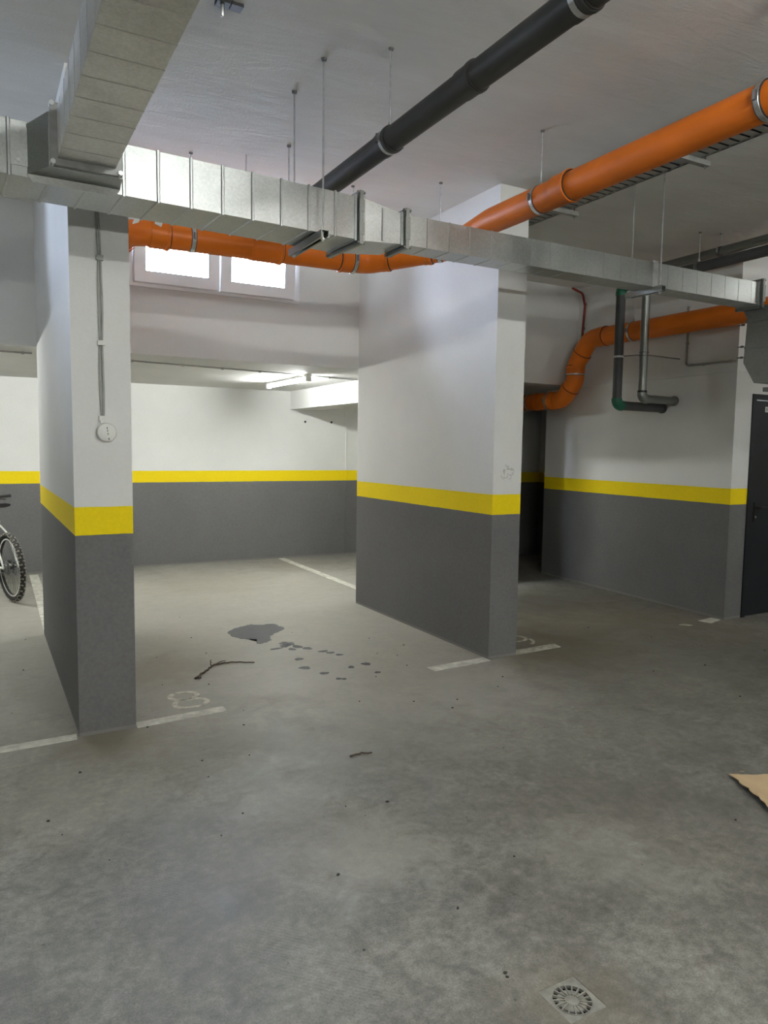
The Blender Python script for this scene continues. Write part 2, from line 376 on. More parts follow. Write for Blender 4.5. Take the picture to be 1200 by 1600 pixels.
# piers between the bays
struct(MB().box(0.4255, 0.7158, 4.0793, 6.4781, 0, ZC).build('wall_pier_left', 'paint_banded'), 'left pier with the round sensor, white over yellow over grey')
struct(MB().box(3.2686, 3.5271, 4.2862, 6.4781, 0, ZC).build('wall_pier_right', 'paint_banded'), 'right pier in the middle of the picture, white over yellow over grey')
struct(MB().box(-2.45, -2.16, 4.05, 6.4781, 0, ZC).build('wall_pier_outer', 'paint_banded'))
# block with the steel door
struct(MB().prism([(6.1995, 7.0814), (6.0325, 4.3514), (6.27, 4.3514), (6.44, 7.0814)], 0, ZL - 0.03).build('wall_block', 'paint_banded'), 'long wall of the technical room on the right')
struct(MB().prism([(6.44, 7.0814), (6.42, 6.95), (9.5, 6.95), (9.5, 7.0814)], 0, ZL - 0.03).build('wall_block_rear', 'paint_banded'))
struct(MB().prism([(6.150, 6.60), (6.012, 4.335), (6.30, 4.335), (6.40, 6.60)], ZL - 0.03, ZC).build('wall_block_upper', 'paint_white'), 'upper wall above the technical room')
fr = MB().box(6.27, 9.5, 4.3514, 4.50, 2.095, ZL - 0.03).box(7.24, 9.5, 4.3514, 4.50, 0, 2.095)
struct(fr.build('wall_door', 'paint_banded'), 'wall around the black steel door')
struct(MB().box(6.30, 9.5, 4.345, 4.50, ZL - 0.03, ZC).build('wall_door_upper', 'paint_white'))
# far sides of the hall, behind and beside the camera
struct(MB().box(X0 - 0.15, X0, Y0, Y1, 0, ZC).build('wall_left', 'paint_banded'))
struct(MB().box(X1, X1 + 0.15, Y0, 7.1, 0, ZC).build('wall_right', 'paint_banded'))
struct(MB().box(X0, X1, Y0 - 0.15, Y0, 0, ZC).build('wall_front', 'paint_banded'))

# ------------------------------------------------------------------ windows
def window(n, x0, x1, label, tilts):
    root = thing('window_%d' % n, label, 'window', (x0, 6.47, WZ0)); root['kind'] = 'structure'; del root['category']
    W = x1 - x0; H = WZ1 - WZ0
    f = MB().box(0, W, -0.015, 0.07, 0, 0.035).box(0, W, -0.015, 0.07, H - 0.04, H).box(0, 0.045, -0.015, 0.07, 0.035, H - 0.04).box(W - 0.075, W, -0.015, 0.07, 0.035, H - 0.04)
    f.box(W / 2 - 0.03, W / 2 + 0.01, 0.0, 0.07, 0.035, H - 0.04)
    f.build('window_frame', 'pvc_white', root)
    MB().box(-0.02, W + 0.02, 0.07, 0.24, -0.03, 0.0).build('window_sill', 'pvc_white', root)
    spans = ((0.035, W / 2 - 0.012), (W / 2 + 0.0, W - 0.075))
    for (a, b), t in zip(spans, tilts):
        h = H - 0.05; e = 0.085; d0, d1 = -0.075, -0.012
        s = MB().box(a, b, d0, d1, 0, e).box(a, b, d0, d1, h - e, h).box(a, a + e, d0, d1, e, h - e).box(b - e, b, d0, d1, e, h - e)
        for v in range(len(s.v)):
            x, y, z = s.v[v]; s.v[v] = (x, y * math.cos(t) - z * math.sin(t), z * math.cos(t) + y * math.sin(t) + 0.03)
        so = s.build('sash', 'pvc_white', root)
        gk = MB()
        for (p0, p1, q0, q1) in ((a + e, b - e, e, e + 0.008), (a + e, b - e, h - e - 0.008, h - e), (a + e, a + e + 0.008, e, h - e), (b - e - 0.008, b - e, e, h - e)):
            gk.box(p0, p1, d0 + 0.006, d0 + 0.03, q0, q1)
        pn = MB().box(a + e, b - e, -0.05, -0.036, e, h - e)
        hd = MB().box((a + b) / 2 - 0.012, (a + b) / 2 + 0.012, d0 - 0.014, d0, h - e + 0.015, h - e + 0.075).box((a + b) / 2 - 0.008, (a + b) / 2 + 0.1, d0 - 0.03, d0 - 0.014, h - e + 0.037, h - e + 0.053)
        for mb, nm, mt in ((gk, 'gasket', 'cable_grey'), (pn, 'pane', 'window_glass'), (hd, 'handle', 'pvc_white')):
            for v in range(len(mb.v)):
                x, y, z = mb.v[v]; mb.v[v] = (x, y * math.cos(t) - z * math.sin(t), z * math.cos(t) + y * math.sin(t) + 0.03)
            mb.build(nm, mt, so)
window(1, WX0, WX1, 'white two-part tilting clerestory window behind the orange pipe', (0.03, 0.10))
window(2, VX0, VX1, 'white clerestory window of the neighbouring bay', (0.02, 0.02))

# ------------------------------------------------------------------ steel door
dr = thing('door_1', 'black steel door with lever handle on the right', 'door', (6.27, 4.3514, 0)); dr['kind'] = 'structure'; del dr['category']
MB().box(0, 0.05, -0.012, 0.10, 0, 2.095).box(0.92, 0.97, -0.012, 0.10, 0, 2.095).box(0.05, 0.92, -0.012, 0.10, 2.045, 2.095).build('door_frame', 'door_steel', dr)
lf = MB().box(0.058, 0.912, 0.005, 0.06, 0.008, 2.037).build('door_leaf', 'door_steel', dr)
MB().box(0.115, 0.16, -0.004, 0.005, 0.90, 1.09).build('lock_plate', 'black_plastic', lf)
MB().sweep(fillet([(0.137, 0.0, 1.04), (0.137, -0.05, 1.04), (0.27, -0.05, 1.035)], 0.018), 0.010, 10).build('lever_handle', 'black_plastic', lf, True)
MB().lathe((0.137, -0.003, 0.95), (0, -1, 0), [(0, 0.012), (0.006, 0.012), (0.006, 0.0)], 14).build('lock_cylinder', 'steel_bright', lf, True)
sg = MB().box(0.205, 0.30, 0.001, 0.005, 1.935, 1.985).build('door_sign', 'plastic_white', lf)
for i in range(4): MB().box(0.215 + i * 0.02, 0.228 + i * 0.02, -0.0002, 0.001, 1.945, 1.975).build('print_mark', 'cable_grey', sg)

# ================================================================== FLOOR MARKINGS
def marking(name, poly, label, mat='white_paint_line', group=None):
    return tag(MB().prism(poly, 0.0, 0.0025).build(name, mat), label, 'floor marking', group)
marking('painted_line', [(-2.15, 3.98), (0.41, 4.047), (0.415, 4.128), (-2.15, 4.07)], 'white painted line running left from the foot of the left pier')
marking('painted_line', [(0.722, 4.068), (1.222, 4.103), (1.236, 4.115), (1.234, 4.183), (1.222, 4.192), (0.722, 4.152)], 'short white painted line beside the number eight, right of the left pier')
marking('painted_line', [(2.752, 4.212), (3.26, 4.245), (3.262, 4.338), (2.748, 4.313)], 'short white painted line ending at the left corner of the right pier')
marking('painted_line', [(3.532, 4.287), (3.995, 4.305), (4.008, 4.404), (3.532, 4.385)], 'worn yellowish line right of the right pier', 'old_paint_line')
marking('painted_line', [(3.575, 6.3), (3.67, 6.3), (3.70, 9.56), (3.605, 9.56)], 'long white line running back under the bay beam')
marking('painted_line', [(0.43, 6.5), (0.545, 6.5), (0.575, 9.5), (0.482, 9.5)], 'long white line on the floor beside the bicycle wheel')
marking('painted_line', [(5.78, 4.43), (5.80, 4.31), (6.00, 4.36), (6.005, 4.46)], 'short white line at the corner of the technical room', 'white_paint_line')
marking('painted_line', [(5.48, 4.40), (5.52, 4.33), (5.585, 4.335), (5.55, 4.41)], 'small leftover white paint patch near the technical room corner', 'old_paint_line')
def arc_strip(mb, cx, cy, rx, ry, a0, a1, wd, n=18):
    vs = []
    for k in range(n + 1):
        a = a0 + (a1 - a0) * k / n
        for q in (-0.5, 0.5): vs += [(cx + (rx + q * wd) * math.cos(a), cy + (ry + q * wd) * math.sin(a), z) for z in (0.0, 0.0022)]
    fs = []
    for k in range(n):
        o = 4 * k; fs += [(o + 1, o + 5, o + 7, o + 3), (o, o + 2, o + 6, o + 4), (o, o + 4, o + 5, o + 1), (o + 2, o + 3, o + 7, o + 6)]
    fs += [(0, 1, 3, 2), (4 * n, 4 * n + 2, 4 * n + 3, 4 * n + 1)]
    mb.add(vs, fs)
def D(a): return math.radians(a)
e8 = thing('painted_number', 'faded white stencilled number 8 on the bay floor', 'floor marking', (1.075, 4.40, 0), 0.05)
for (cy, rx, ry, segs) in ((0.078, 0.083, 0.070, ((122, 285), (-62, 108))), (-0.068, 0.098, 0.074, ((102, 298), (-48, 86)))):
    for a0, a1 in segs:
        mb = MB(); arc_strip(mb, 0, cy, rx, ry, D(a0), D(a1), 0.033); mb.build('stencil_stroke', 'old_paint_line', e8)
e9 = thing('painted_number', 'faint number 9 on the floor right of the right pier', 'floor marking', (3.83, 4.62, 0), 0.1)
for (cx, cy, rx, ry, a0, a1) in ((0, 0.05, 0.10, 0.085, 96, 264), (0, 0.05, 0.10, 0.085, -84, 84), (-0.02, 0.0, 0.12, 0.14, -80, -8)):
    mb = MB(); arc_strip(mb, cx, cy, rx, ry, D(a0), D(a1), 0.026); mb.build('stencil_stroke', 'old_paint_line', e9)

# ------------------------------------------------------------------ wet patch, twigs, grit, cardboard, drain
def blob(cx, cy, rx, ry, n=60, rag=0.12, seed=1, z=0.0018):
    R = random.Random(seed); ph = [R.uniform(0, 6.28) for _ in range(6)]; p = []
    for k in range(n):
        a = 2 * PI * k / n
        s = 1 + rag * (0.6 * math.sin(2 * a + ph[0]) + 0.5 * math.sin(3 * a + ph[1]) + 0.4 * math.sin(5 * a + ph[2]) + 0.3 * math.sin(9 * a + ph[3]) + 0.25 * math.sin(14 * a + ph[4])) + R.uniform(-rag, rag) * 0.3
        p.append((cx + rx * s * math.cos(a), cy + ry * s * math.sin(a)))
    return MB().prism(p, 0.0, z)
wp = thing('wet_patch', 'dark wet oil patch with drips on the bay floor', 'stain', (0, 0, 0))
pix = [(1.768, 5.86), (1.80, 5.93), (1.885, 5.995), (1.95, 6.03), (2.0, 6.055), (2.045, 6.06), (2.07, 6.035), (2.12, 6.01), (2.20, 6.015), (2.235, 5.985), (2.235, 5.90), (2.26, 5.845), (2.245, 5.80), (2.20, 5.76), (2.12, 5.685), (2.06, 5.63), (2.035, 5.57), (2.02, 5.505), (1.965, 5.455), (1.90, 5.42), (1.875, 5.455), (1.90, 5.52), (1.92, 5.56), (1.865, 5.60), (1.82, 5.64), (1.79, 5.70), (1.765, 5.755), (1.775, 5.80)]
R1 = random.Random(4); pts = []
for i, p in enumerate(pix):
    q = pix[(i + 1) % len(pix)]
    for k in range(4):
        t = k / 4; pts.append((p[0] + (q[0] - p[0]) * t + R1.uniform(-.006, .006), p[1] + (q[1] - p[1]) * t + R1.uniform(-.009, .009)))
MB().prism(pts, 0.0, 0.002).build('wet_patch_body', 'wet_concrete', wp)
DR = [(.055, .06), (.04, .035), (.05, .02), (.028, .03), (.035, .045), (.035, .035), (.035, .025), (.035, .02), (.03, .02), (.03, .03), (.035, .035), (.03, .025), (.035, .03), (.022, .025), (.02, .02), (.02, .02), (.016, .016)]
DPOS = [(2.088, 5.339), (2.051, 5.283), (1.963, 5.24), (2.067, 5.174), (2.131, 5.225), (2.182, 5.144), (2.258, 5.016), (2.292, 4.957), (2.329, 4.879), (2.014, 4.905), (1.970, 4.689), (2.041, 4.515), (2.40, 4.58), (2.27, 4.56), (2.08, 4.36), (2.38, 4.37), (2.11, 4.34)]
for i, ((rx, ry), q) in enumerate(zip(DR, DPOS)):
    blob(q[0], q[1], rx, ry, 22, 0.2, 30 + i, 0.0016).build('drip', 'wet_concrete', wp)

tw = thing('forked_twig', 'dry forked brown twig lying on the bay floor', 'twig', (1.42, 5.0, 0))
def twig(mb, pts, r0, r1, seed):
    R = random.Random(seed); P2 = []
    for i in range(len(pts) - 1):
        a = Vector(pts[i]); b = Vector(pts[i + 1])
        for k in range(5): P2.append(a.lerp(b, k / 5) + Vector((R.uniform(-.006, .006), R.uniform(-.006, .006), R.uniform(-.001, .002))))
    P2.append(Vector(pts[-1])); mb.sweep(P2, r0, 7, True, [r0 + (r1 - r0) * i / (len(P2) - 1) for i in range(len(P2))]); return mb
twig(MB(), [(-0.20, -0.24, 0.008), (-0.10, -0.10, 0.009), (0.0, 0.02, 0.008), (0.12, 0.02, 0.008), (0.27, -0.05, 0.007)], 0.0075, 0.004, 1).build('stem', 'bark', tw, True)
twig(MB(), [(-0.02, 0.0, 0.008), (0.05, 0.05, 0.012), (0.085, 0.04, 0.02)], 0.005, 0.002, 2).build('side_shoot', 'bark', tw, True)
twig(MB(), [(-0.03, -0.02, 0.008), (-0.015, 0.07, 0.016), (0.0, 0.10, 0.022)], 0.004, 0.0015, 3).build('side_shoot', 'bark', tw, True)
twig(MB(), [(-0.17, -0.2, 0.008), (-0.17, -0.24, 0.01), (-0.19, -0.27, 0.012)], 0.004, 0.002, 4).build('side_shoot', 'bark', tw, True)
st = tag(twig(MB(), [(1.59, 3.195, 0.004), (1.65, 3.21, 0.005), (1.712, 3.192, 0.004)], 0.0045, 0.003, 5).build('small_stick', 'bark', None, True), 'small straight stick lying alone in the aisle', 'stick')
gm = MB(); R2 = random.Random(11)
GP = [(1.32, 4.07), (1.27, 4.63), (1.0, 4.75), (1.45, 5.35), (1.1, 5.4), (2.0, 3.9), (2.45, 3.55), (2.56, 3.66), (1.25, 3.85), (1.15, 3.45), (1.35, 2.75), (1.1, 2.3), (2.3, 3.75), (4.37, 5.0), (4.9, 4.2), (1.55, 6.6), (2.75, 5.2), (2.9, 4.9), (3.1, 3.9), (1.32, 1.60), (1.325, 1.615), (0.9, 3.3), (1.75, 2.1), (1.0, 1.9), (0.75, 5.0)] + [(R2.uniform(-.3, 5.5), R2.uniform(1.6, 6.4)) for _ in range(45)]
for x, y in GP:
    if (0.39 < x < 0.75 or 3.23 < x < 3.56) and y > 4.0: continue
    if DX0 - .03 < x < DX1 + .03 and DY0 - .03 < y < DY1 + .03: continue
    s = R2.uniform(0.003, 0.0075); a = R2.uniform(0, 3)
    ps = [(x + s * math.cos(a + k * 1.05) * R2.uniform(.6, 1.3), y + s * math.sin(a + k * 1.05) * R2.uniform(.6, 1.3)) for k in range(6)]
    gm.prism(ps, 0.0, s * 0.6)
tag(gm.build('scattered_grit', 'grit', kind='stuff'), 'dark crumbs of grit scattered over the concrete floor', 'grit')

cb = thing('cardboard_sheet', 'torn flat sheet of brown cardboard at the right edge', 'cardboard', (3.11, 2.165, 0))
vs = []; fs = []; nu, nv = 22, 30
ex = Vector((0.905, -0.425, 0)); ey = Vector((-0.478, -0.878, 0)); RC = random.Random(3)
for layer in (0, 1):
    for i in range(nu + 1):
        for j in range(nv + 1):
            u = i / nu * 0.62; v_ = j / nv * 0.85
            if i == 0: u += RC.uniform(-0.012, 0.010) if layer == 0 else 0
            if j == 0: v_ += RC.uniform(-0.004, 0.004) if layer == 0 else 0
            if layer == 1 and (i == 0 or j == 0):
                p = vs[i * (nv + 1) + j]; vs.append((p[0], p[1], p[2] - 0.004)); continue
            lift = 0.010 + 0.022 * math.exp(-u / 0.09) * (0.35 + 0.65 * math.sin(min(1, v_ / 0.5) * PI)) + 0.012 * math.exp(-((u - .35) / .12) ** 2)
            p = ex * u + ey * v_; vs.append((p.x, p.y, lift - 0.004 * layer))
K = (nu + 1) * (nv + 1)
for i in range(nu):
    for j in range(nv):
        a = i * (nv + 1) + j; q = (a, a + 1, a + nv + 2, a + nv + 1); fs.append(q); fs.append(tuple(x + K for x in reversed(q)))
edge = [i * (nv + 1) for i in range(nu + 1)] + [nu * (nv + 1) + j for j in range(1, nv + 1)] + [i * (nv + 1) + nv for i in range(nu - 1, -1, -1)] + [j for j in range(nv - 1, 0, -1)]
for k in range(len(edge)):
    a, b = edge[k], edge[(k + 1) % len(edge)]; fs.append((a, b, b + K, a + K))
MB().add(vs, fs).build('sheet', 'cardboard', cb)
for (u, v_, l, a) in ((0.012, 0.02, 0.022, 1.0), (0.05, -0.004, 0.02, 0.9), (0.0, 0.21, 0.03, 1.2)):
    p = ex * u + ey * v_; q = p + (ex * math.cos(a) + ey * math.sin(a)) * l
    MB().obox((p.x, p.y, 0.026), (q.x, q.y, 0.034), 0.004, 0.002).build('torn_flap', 'cardboard', cb)

dn = thing('floor_drain', 'square plastic floor drain with round slotted grate', 'drain', ((DX0 + DX1) / 2, (DY0 + DY1) / 2, 0))
S = (DX1 - DX0) / 2
n = 64; vs = []; fs = []
for k in range(n):
    a = 2 * PI * k / n; c, s_ = math.cos(a), math.sin(a); m_ = max(abs(c), abs(s_))
    for (rr, z) in ((S / m_, -0.002), (0.0585, -0.003), (0.0585, -0.012), (S / m_, -0.012)): vs.append((c * rr, s_ * rr, z))
for k in range(n):
    a = 4 * k; b = 4 * ((k + 1) % n); fs += [(a, b, b + 1, a + 1), (a + 1, b + 1, b + 2, a + 2), (a + 2, b + 2, b + 3, a + 3), (a + 3, b + 3, b, a)]
MB().add(vs, fs).build('drain_frame', 'drain_plastic', dn)
gr = MB(); gr.lathe((0, 0, 0), (0, 0, 1), [(-0.012, 0.058), (-0.002, 0.058), (-0.002, 0.055), (-0.012, 0.055), (-0.012, 0.058)], 48)
gr.build('grate_ring', 'drain_plastic', dn, True)
MB().lathe((0, 0, 0), (0, 0, 1), [(-0.012, 0.0425), (-0.006, 0.042), (-0.004, 0.038), (-0.0055, 0.022), (-0.008, 0.0)], 40).build('grate_plate', 'drain_plastic', dn, True)
bar0 = None
for k in range(17):
    a = 2 * PI * k / 17 + 0.1
    if bar0 is None:
        bar0 = MB().box(0.020, 0.0555, -0.0019, 0.0019, -0.010, -0.0015).build('grate_bar', 'drain_plastic', dn); bar0.rotation_euler[2] = a
    else: dup(bar0, rotz=a, parent=dn)
pit = MB().lathe((0, 0, 0), (0, 0, 1), [(-0.012, S * 0.99), (-0.10, S * 0.99), (-0.10, 0)], 32)
pit.build('drain_pit', 'pit_dark', dn)

# ================================================================== VENTILATION DUCTS
def rect_ring(mb, x0, x1, ya, yb, za, zb, t):
    """frame round a duct running along x, t proud"""
    mb.box(x0, x1, ya - t, yb + t, zb, zb + t); mb.box(x0, x1, ya - t, yb + t, za - t, za)
    mb.box(x0, x1, ya - t, ya, za, zb); mb.box(x0, x1, yb, yb + t, za, zb); return mb
def bead_ring(ya, yb, za, zb, wd=0.020, h=0.0045):
    mb = MB(); vs = []; corners = [(ya, za), (yb, za), (yb, zb), (ya, zb)]
    for (x, e) in ((-wd / 2, -0.002), (-wd / 5, h), (wd / 5, h), (wd / 2, -0.002)):
        for (y, z) in corners: vs.append((x, y + (-e if y == ya else e), z + (-e if z == za else e)))
    fs = []
    for i in range(3):
        for k in range(4): a = 4 * i + k; b = 4 * i + (k + 1) % 4; fs.append((a, b, b + 4, a + 4))
    return mb.add(vs, fs)
DROT = math.atan(0.06)
d1 = thing('ventilation_duct', 'wide galvanised rectangular ventilation duct crossing the picture at the left', 'duct', (0.10, 3.36, 2.613), DROT)
MB().box(-5.2, 1.632, 0, 0.30, 0, 0.213).build('duct_body', 'galvanised', d1)
b0 = None
x = 1.505
while x > -5.1:
    if b0 is None: b0 = bead_ring(0, 0.30, 0, 0.213).build('stiffening_bead', 'galvanised', d1, loc=(x, 0, 0))
    else: dup(b0, (x, 0, 0), parent=d1)
    x -= 0.1465
def flange(x, parent, ya, yb, za, zb, mat='galvanised_dull'):
    fl_ = rect_ring(MB(), x - 0.010, x + 0.010, ya, yb, za, zb, 0.026).build('flange', mat, parent)
    c = MB()
    for (y, z) in ((ya - 0.017, za - 0.017), (yb + 0.017, za - 0.017), (ya - 0.017, zb + 0.017), (yb + 0.017, zb + 0.017)):
        c = MB().lathe((x - 0.022, y, z), (1, 0, 0), [(0, 0), (0, 0.008), (0.044, 0.008), (0.044, 0)], 6); c.build('corner_bolt', 'steel_dark', fl_)
    for xx in (x - 0.030, x + 0.018): MB().box(xx, xx + 0.012, ya - 0.008, yb + 0.008, za - 0.008, zb + 0.008).build('flange_lip', 'galvanised', fl_)
    for zz in (za + 0.05, zb - 0.05): MB().box(x - 0.014, x + 0.014, ya - 0.030, ya - 0.026, zz - 0.03, zz + 0.03).build('flange_clip', 'galvanised_dull', fl_)
    return fl_
flange(1.645, d1, 0, 0.30, 0, 0.213)
# reducer and narrow run
d2 = thing('narrow_duct', 'narrow galvanised duct run from the reducer to the right edge', 'duct', (0, 0, 0))
fA = [(1.768, 3.462), (1.75, 3.760)]; za, zb = 2.613, 2.826
yF, yB, zA, zB = 3.452, 3.615, 2.625, 2.780
MB().hexa([(1.768, 3.462, za), (2.0, yF, zA), (2.0, yB + 0.09, zA), (1.75, 3.76, za), (1.768, 3.462, zb), (2.0, yF, zB), (2.0, yB + 0.09, zB), (1.75, 3.76, zb)]).build('reducer', 'galvanised', d2)
MB().box(1.872, 1.884, 3.447, 3.46, 2.625, 2.79).build('reducer_bead', 'galvanised', d2)
MB().box(2.0, 5.02, yF, yB, zA, zB).build('duct_body', 'galvanised', d2)
flange(2.012, d2, yF, yB, zA, zB)
b1 = bead_ring(yF, yB, zA, zB, 0.014, 0.003).build('stiffening_bead', 'galvanised', d2, loc=(2.15, 0, 0))
for x in (2.293, 2.43, 2.58): dup(b1, (x, 0, 0), parent=d2)
s1 = bead_ring(yF, yB, zA, zB, 0.006, 0.0015).build('seam', 'galvanised', d2, loc=(2.72, 0, 0))
for k in range(1, 16): dup(s1, (2.72 + k * 0.145, 0, 0), parent=d2)
MB().box(3.882, 3.918, yF - 0.012, yF, zA - 0.008, zB + 0.008).build('joint_sleeve', 'steel_bright', d2)
flange(5.0, d2, yF, yB, zA, zB)
# branch toward the viewer
d3 = thing('branch_duct', 'overhead galvanised branch duct running toward the viewer at top left', 'duct', (0, 0, 0))
bx0, bx1, bz0, bz1 = 0.303, 0.515, 2.652, 2.832
MB().box(bx0, bx1, -4.95, 3.215, bz0, bz1).build('duct_body', 'galvanised_dusty', d3)
def bead_y(xa, xb, za_, zb_, wd=0.012, h=0.0014):
    mb = bead_ring(xa, xb, za_, zb_, wd, h); mb.v = [(y, x_, z) for (x_, y, z) in mb.v]; return mb
bb = bead_y(bx0, bx1, bz0, bz1).build('stiffening_bead', 'galvanised_dusty', d3, loc=(0, 3.085, 0))
for k in range(1, 22): dup(bb, (0, 3.085 - k * 0.155, 0), parent=d3)
fb = MB(); rect_ring(fb, 0, 0.022, bx0, bx1, bz0, bz1, 0.026); fb.v = [(y, 3.20 + x_, z) for (x_, y, z) in fb.v]; fbo = fb.build('flange', 'steel_dark', d3)
for (xx, zz) in ((bx0 - .018, bz0 - .018), (bx1 + .018, bz0 - .018), (bx0 - .018, bz1 + .018), (bx1 + .018, bz1 + .018)):
    MB().lathe((xx, 3.185, zz), (0, 1, 0), [(0, 0), (0, 0.010), (0.05, 0.010), (0.05, 0)], 6).build('corner_bolt', 'steel_bright', fbo)
# collar widening on to the main duct
MB().hexa([(bx0 - .03, 3.222, bz0 - .03), (bx1 + .03, 3.222, bz0 - .03), (bx1 + .045, 3.383, bz0 - .028), (bx0 - .10, 3.371, bz0 - .028),
           (bx0 - .03, 3.222, bz1 - 0.005), (bx1 + .03, 3.222, bz1 - 0.005), (bx1 + .045, 3.383, bz1 - 0.015), (bx0 - .10, 3.371, bz1 - 0.015)]).build('collar', 'galvanised_dull', d3)
MB().hexa([(bx0 - .165, 3.360, bz0), (bx0 - .095, 3.362, bz0), (bx0 - .095, 3.370, bz0), (bx0 - .165, 3.365, bz0),
           (bx0 - .165, 3.360, bz1 - .03), (bx0 - .095, 3.362, bz1 - .03), (bx0 - .095, 3.370, bz1 - .03), (bx0 - .165, 3.365, bz1 - .03)]).build('fixing_lug', 'galvanised', d3)
MB().hexa([(bx0 - .08, 3.365, 2.598), (bx1 + .02, 3.37, 2.598), (bx1 + .02, 3.385, 2.598), (bx0 - .08, 3.378, 2.598),
           (bx0 - .10, 3.355, bz0 - .028), (bx1 + .045, 3.36, bz0 - .028), (bx1 + .045, 3.385, bz0 - .028), (bx0 - .10, 3.375, bz0 - .028)]).build('collar_lip', 'galvanised', d3)
for (xx, zz) in ((bx0 - .13, bz0 + .02), (bx0 - .13, bz1 - .05)): MB().lathe((xx, 3.363, zz), (0, -1, 0), [(0, 0.007), (0.006, 0.007), (0.006, 0)], 8).build('screw', 'steel_bright', d3)

# fan box hanging at the right end
fbx = thing('duct_drop_box', 'ribbed grey-green duct box hanging above the steel door', 'duct', (5.02, 0, 0))
prof = [(3.60, 2.612), (3.56, 2.535), (3.575, 2.22), (3.48, 2.065), (2.2, 2.02), (2.2, 2.70), (3.44, 2.62)]
mb = MB(); nP = len(prof)
mb.add([(0, y, z) for y, z in prof] + [(0.75, y, z) for y, z in prof], [tuple(range(nP)), tuple(range(2 * nP - 1, nP - 1, -1))] + [(i, (i + 1) % nP, nP + (i + 1) % nP, nP + i) for i in range(nP)])
mb.build('box_shell', 'galvanised_dull', fbx)
for z in (2.52, 2.33, 2.255): MB().obox((-0.008, 3.565, z), (-0.008, 2.22, z), 0.012, 0.02).build('rib', 'galvanised_dull', fbx)
for z in (2.50, 2.34, 2.26):
    MB().lathe((-0.006, 3.578, z), (0, 1, 0), [(0, 0.008), (0.02, 0.008), (0.02, 0.004), (0.045, 0.004), (0.045, 0)], 8).build('bolt', 'steel_dark', fbx)
MB().box(0.02, 0.70, 2.3, 3.42, 2.0, 2.03).build('bottom_lip', 'steel_dark', fbx)

# ------------------------------------------------------------------ hangers
def rod(mb, x, y, z0, z1=ZC, r=0.0048): mb.sweep([(x, y, z0), (x, y, z1)], r, 8); return mb
def hanger_duct(x, ya, yb, z, label):
    t = thing('duct_hanger', label, 'hanger', (x, (ya + yb) / 2, ZC), group='trapeze hangers')
    m = (yb - ya) / 2
    for s_ in (-1, 1):
        r_ = MB().sweep([(0, s_ * m, z - 0.05 - ZC), (0, s_ * m, 0)], 0.0048, 8).build('threaded_rod', 'steel_bright', t, True)
        MB().lathe((0, s_ * m, 0), (0, 0, -1), [(0, 0.014), (0.008, 0.014), (0.014, 0.009), (0.014, 0)], 10).build('ceiling_anchor', 'steel_dark', r_)
        MB().lathe((0, s_ * m, z - 0.043 - ZC), (0, 0, 1), [(0, 0), (0, 0.011), (0.008, 0.011), (0.008, 0)], 6).build('nut', 'steel_bright', r_)
    c = MB(); a, b = -m - 0.03, m + 0.03; zz = z - ZC
    c.box(-0.02, 0.02, a, b, zz - 0.005, zz - 0.001).box(-0.02, -0.017, a, b, zz - 0.034, zz - 0.005).box(0.017, 0.02, a, b, zz - 0.034, zz - 0.005)
    c.box(-0.02, -0.009, a, b, zz - 0.037, zz - 0.034).box(0.009, 0.02, a, b, zz - 0.037, zz - 0.034)
    c.build('channel', 'galvanised_dull', t)
    return t
hanger_duct(1.512, 3.397, 3.775, 2.608, 'trapeze hanger under the wide duct, left of the reducer')
hanger_duct(3.90, 3.405, 3.65, 2.622, 'trapeze hanger under the narrow duct beside the green-ended pipe')
hanger_duct(-1.6, 3.21, 3.61, 2.608, 'trapeze hanger under the wide duct beyond the left edge')

def pipe_hanger(c, axis, r, label, rodtop=True, x_off=0.0, group='pipe clamps on threaded rods', mat='steel_bright'):
    c = Vector(c); t = thing('pipe_hanger', label, 'pipe clamp', (c.x, c.y, ZC), group=group)
    lc = Vector((0, 0, c.z - ZC)); ax = Vector(axis).normalized()
    cl = MB().band(lc, ax, r, 0.025, 0.004, 28).build('clamp_ring', mat, t, True)
    MB().band(lc, ax, r - 0.001, 0.034, 0.003, 28).build('rubber_lining', 'rubber_seal', cl, True)
    side = ax.cross(Vector((0, 0, 1))).normalized()
    for s_ in (-1, 1):
        p = lc + side * s_ * (r + 0.012)
        MB().lathe(p - Vector((0, 0, 0.02)), (0, 0, 1), [(0, 0), (0, 0.008), (0.04, 0.008), (0.04, 0)], 6).build('clamp_bolt', 'steel_dark', cl)
    if rodtop:
        MB().sweep([lc + Vector((0, 0, r + 0.002)), (0, 0, 0)], 0.0045, 8).build('threaded_rod', 'steel_bright', t, True)
        MB().lathe(lc + Vector((0, 0, r + 0.002)), (0, 0, 1), [(0, 0), (0, 0.009), (0.025, 0.009), (0.025, 0)], 6).build('coupling_nut', 'steel_bright', t)
        MB().lathe((0, 0, 0), (0, 0, -1), [(0, 0.013), (0.006, 0.013), (0.012, 0.008), (0.012, 0)], 10).build('ceiling_anchor', 'steel_dark', t)
    return t

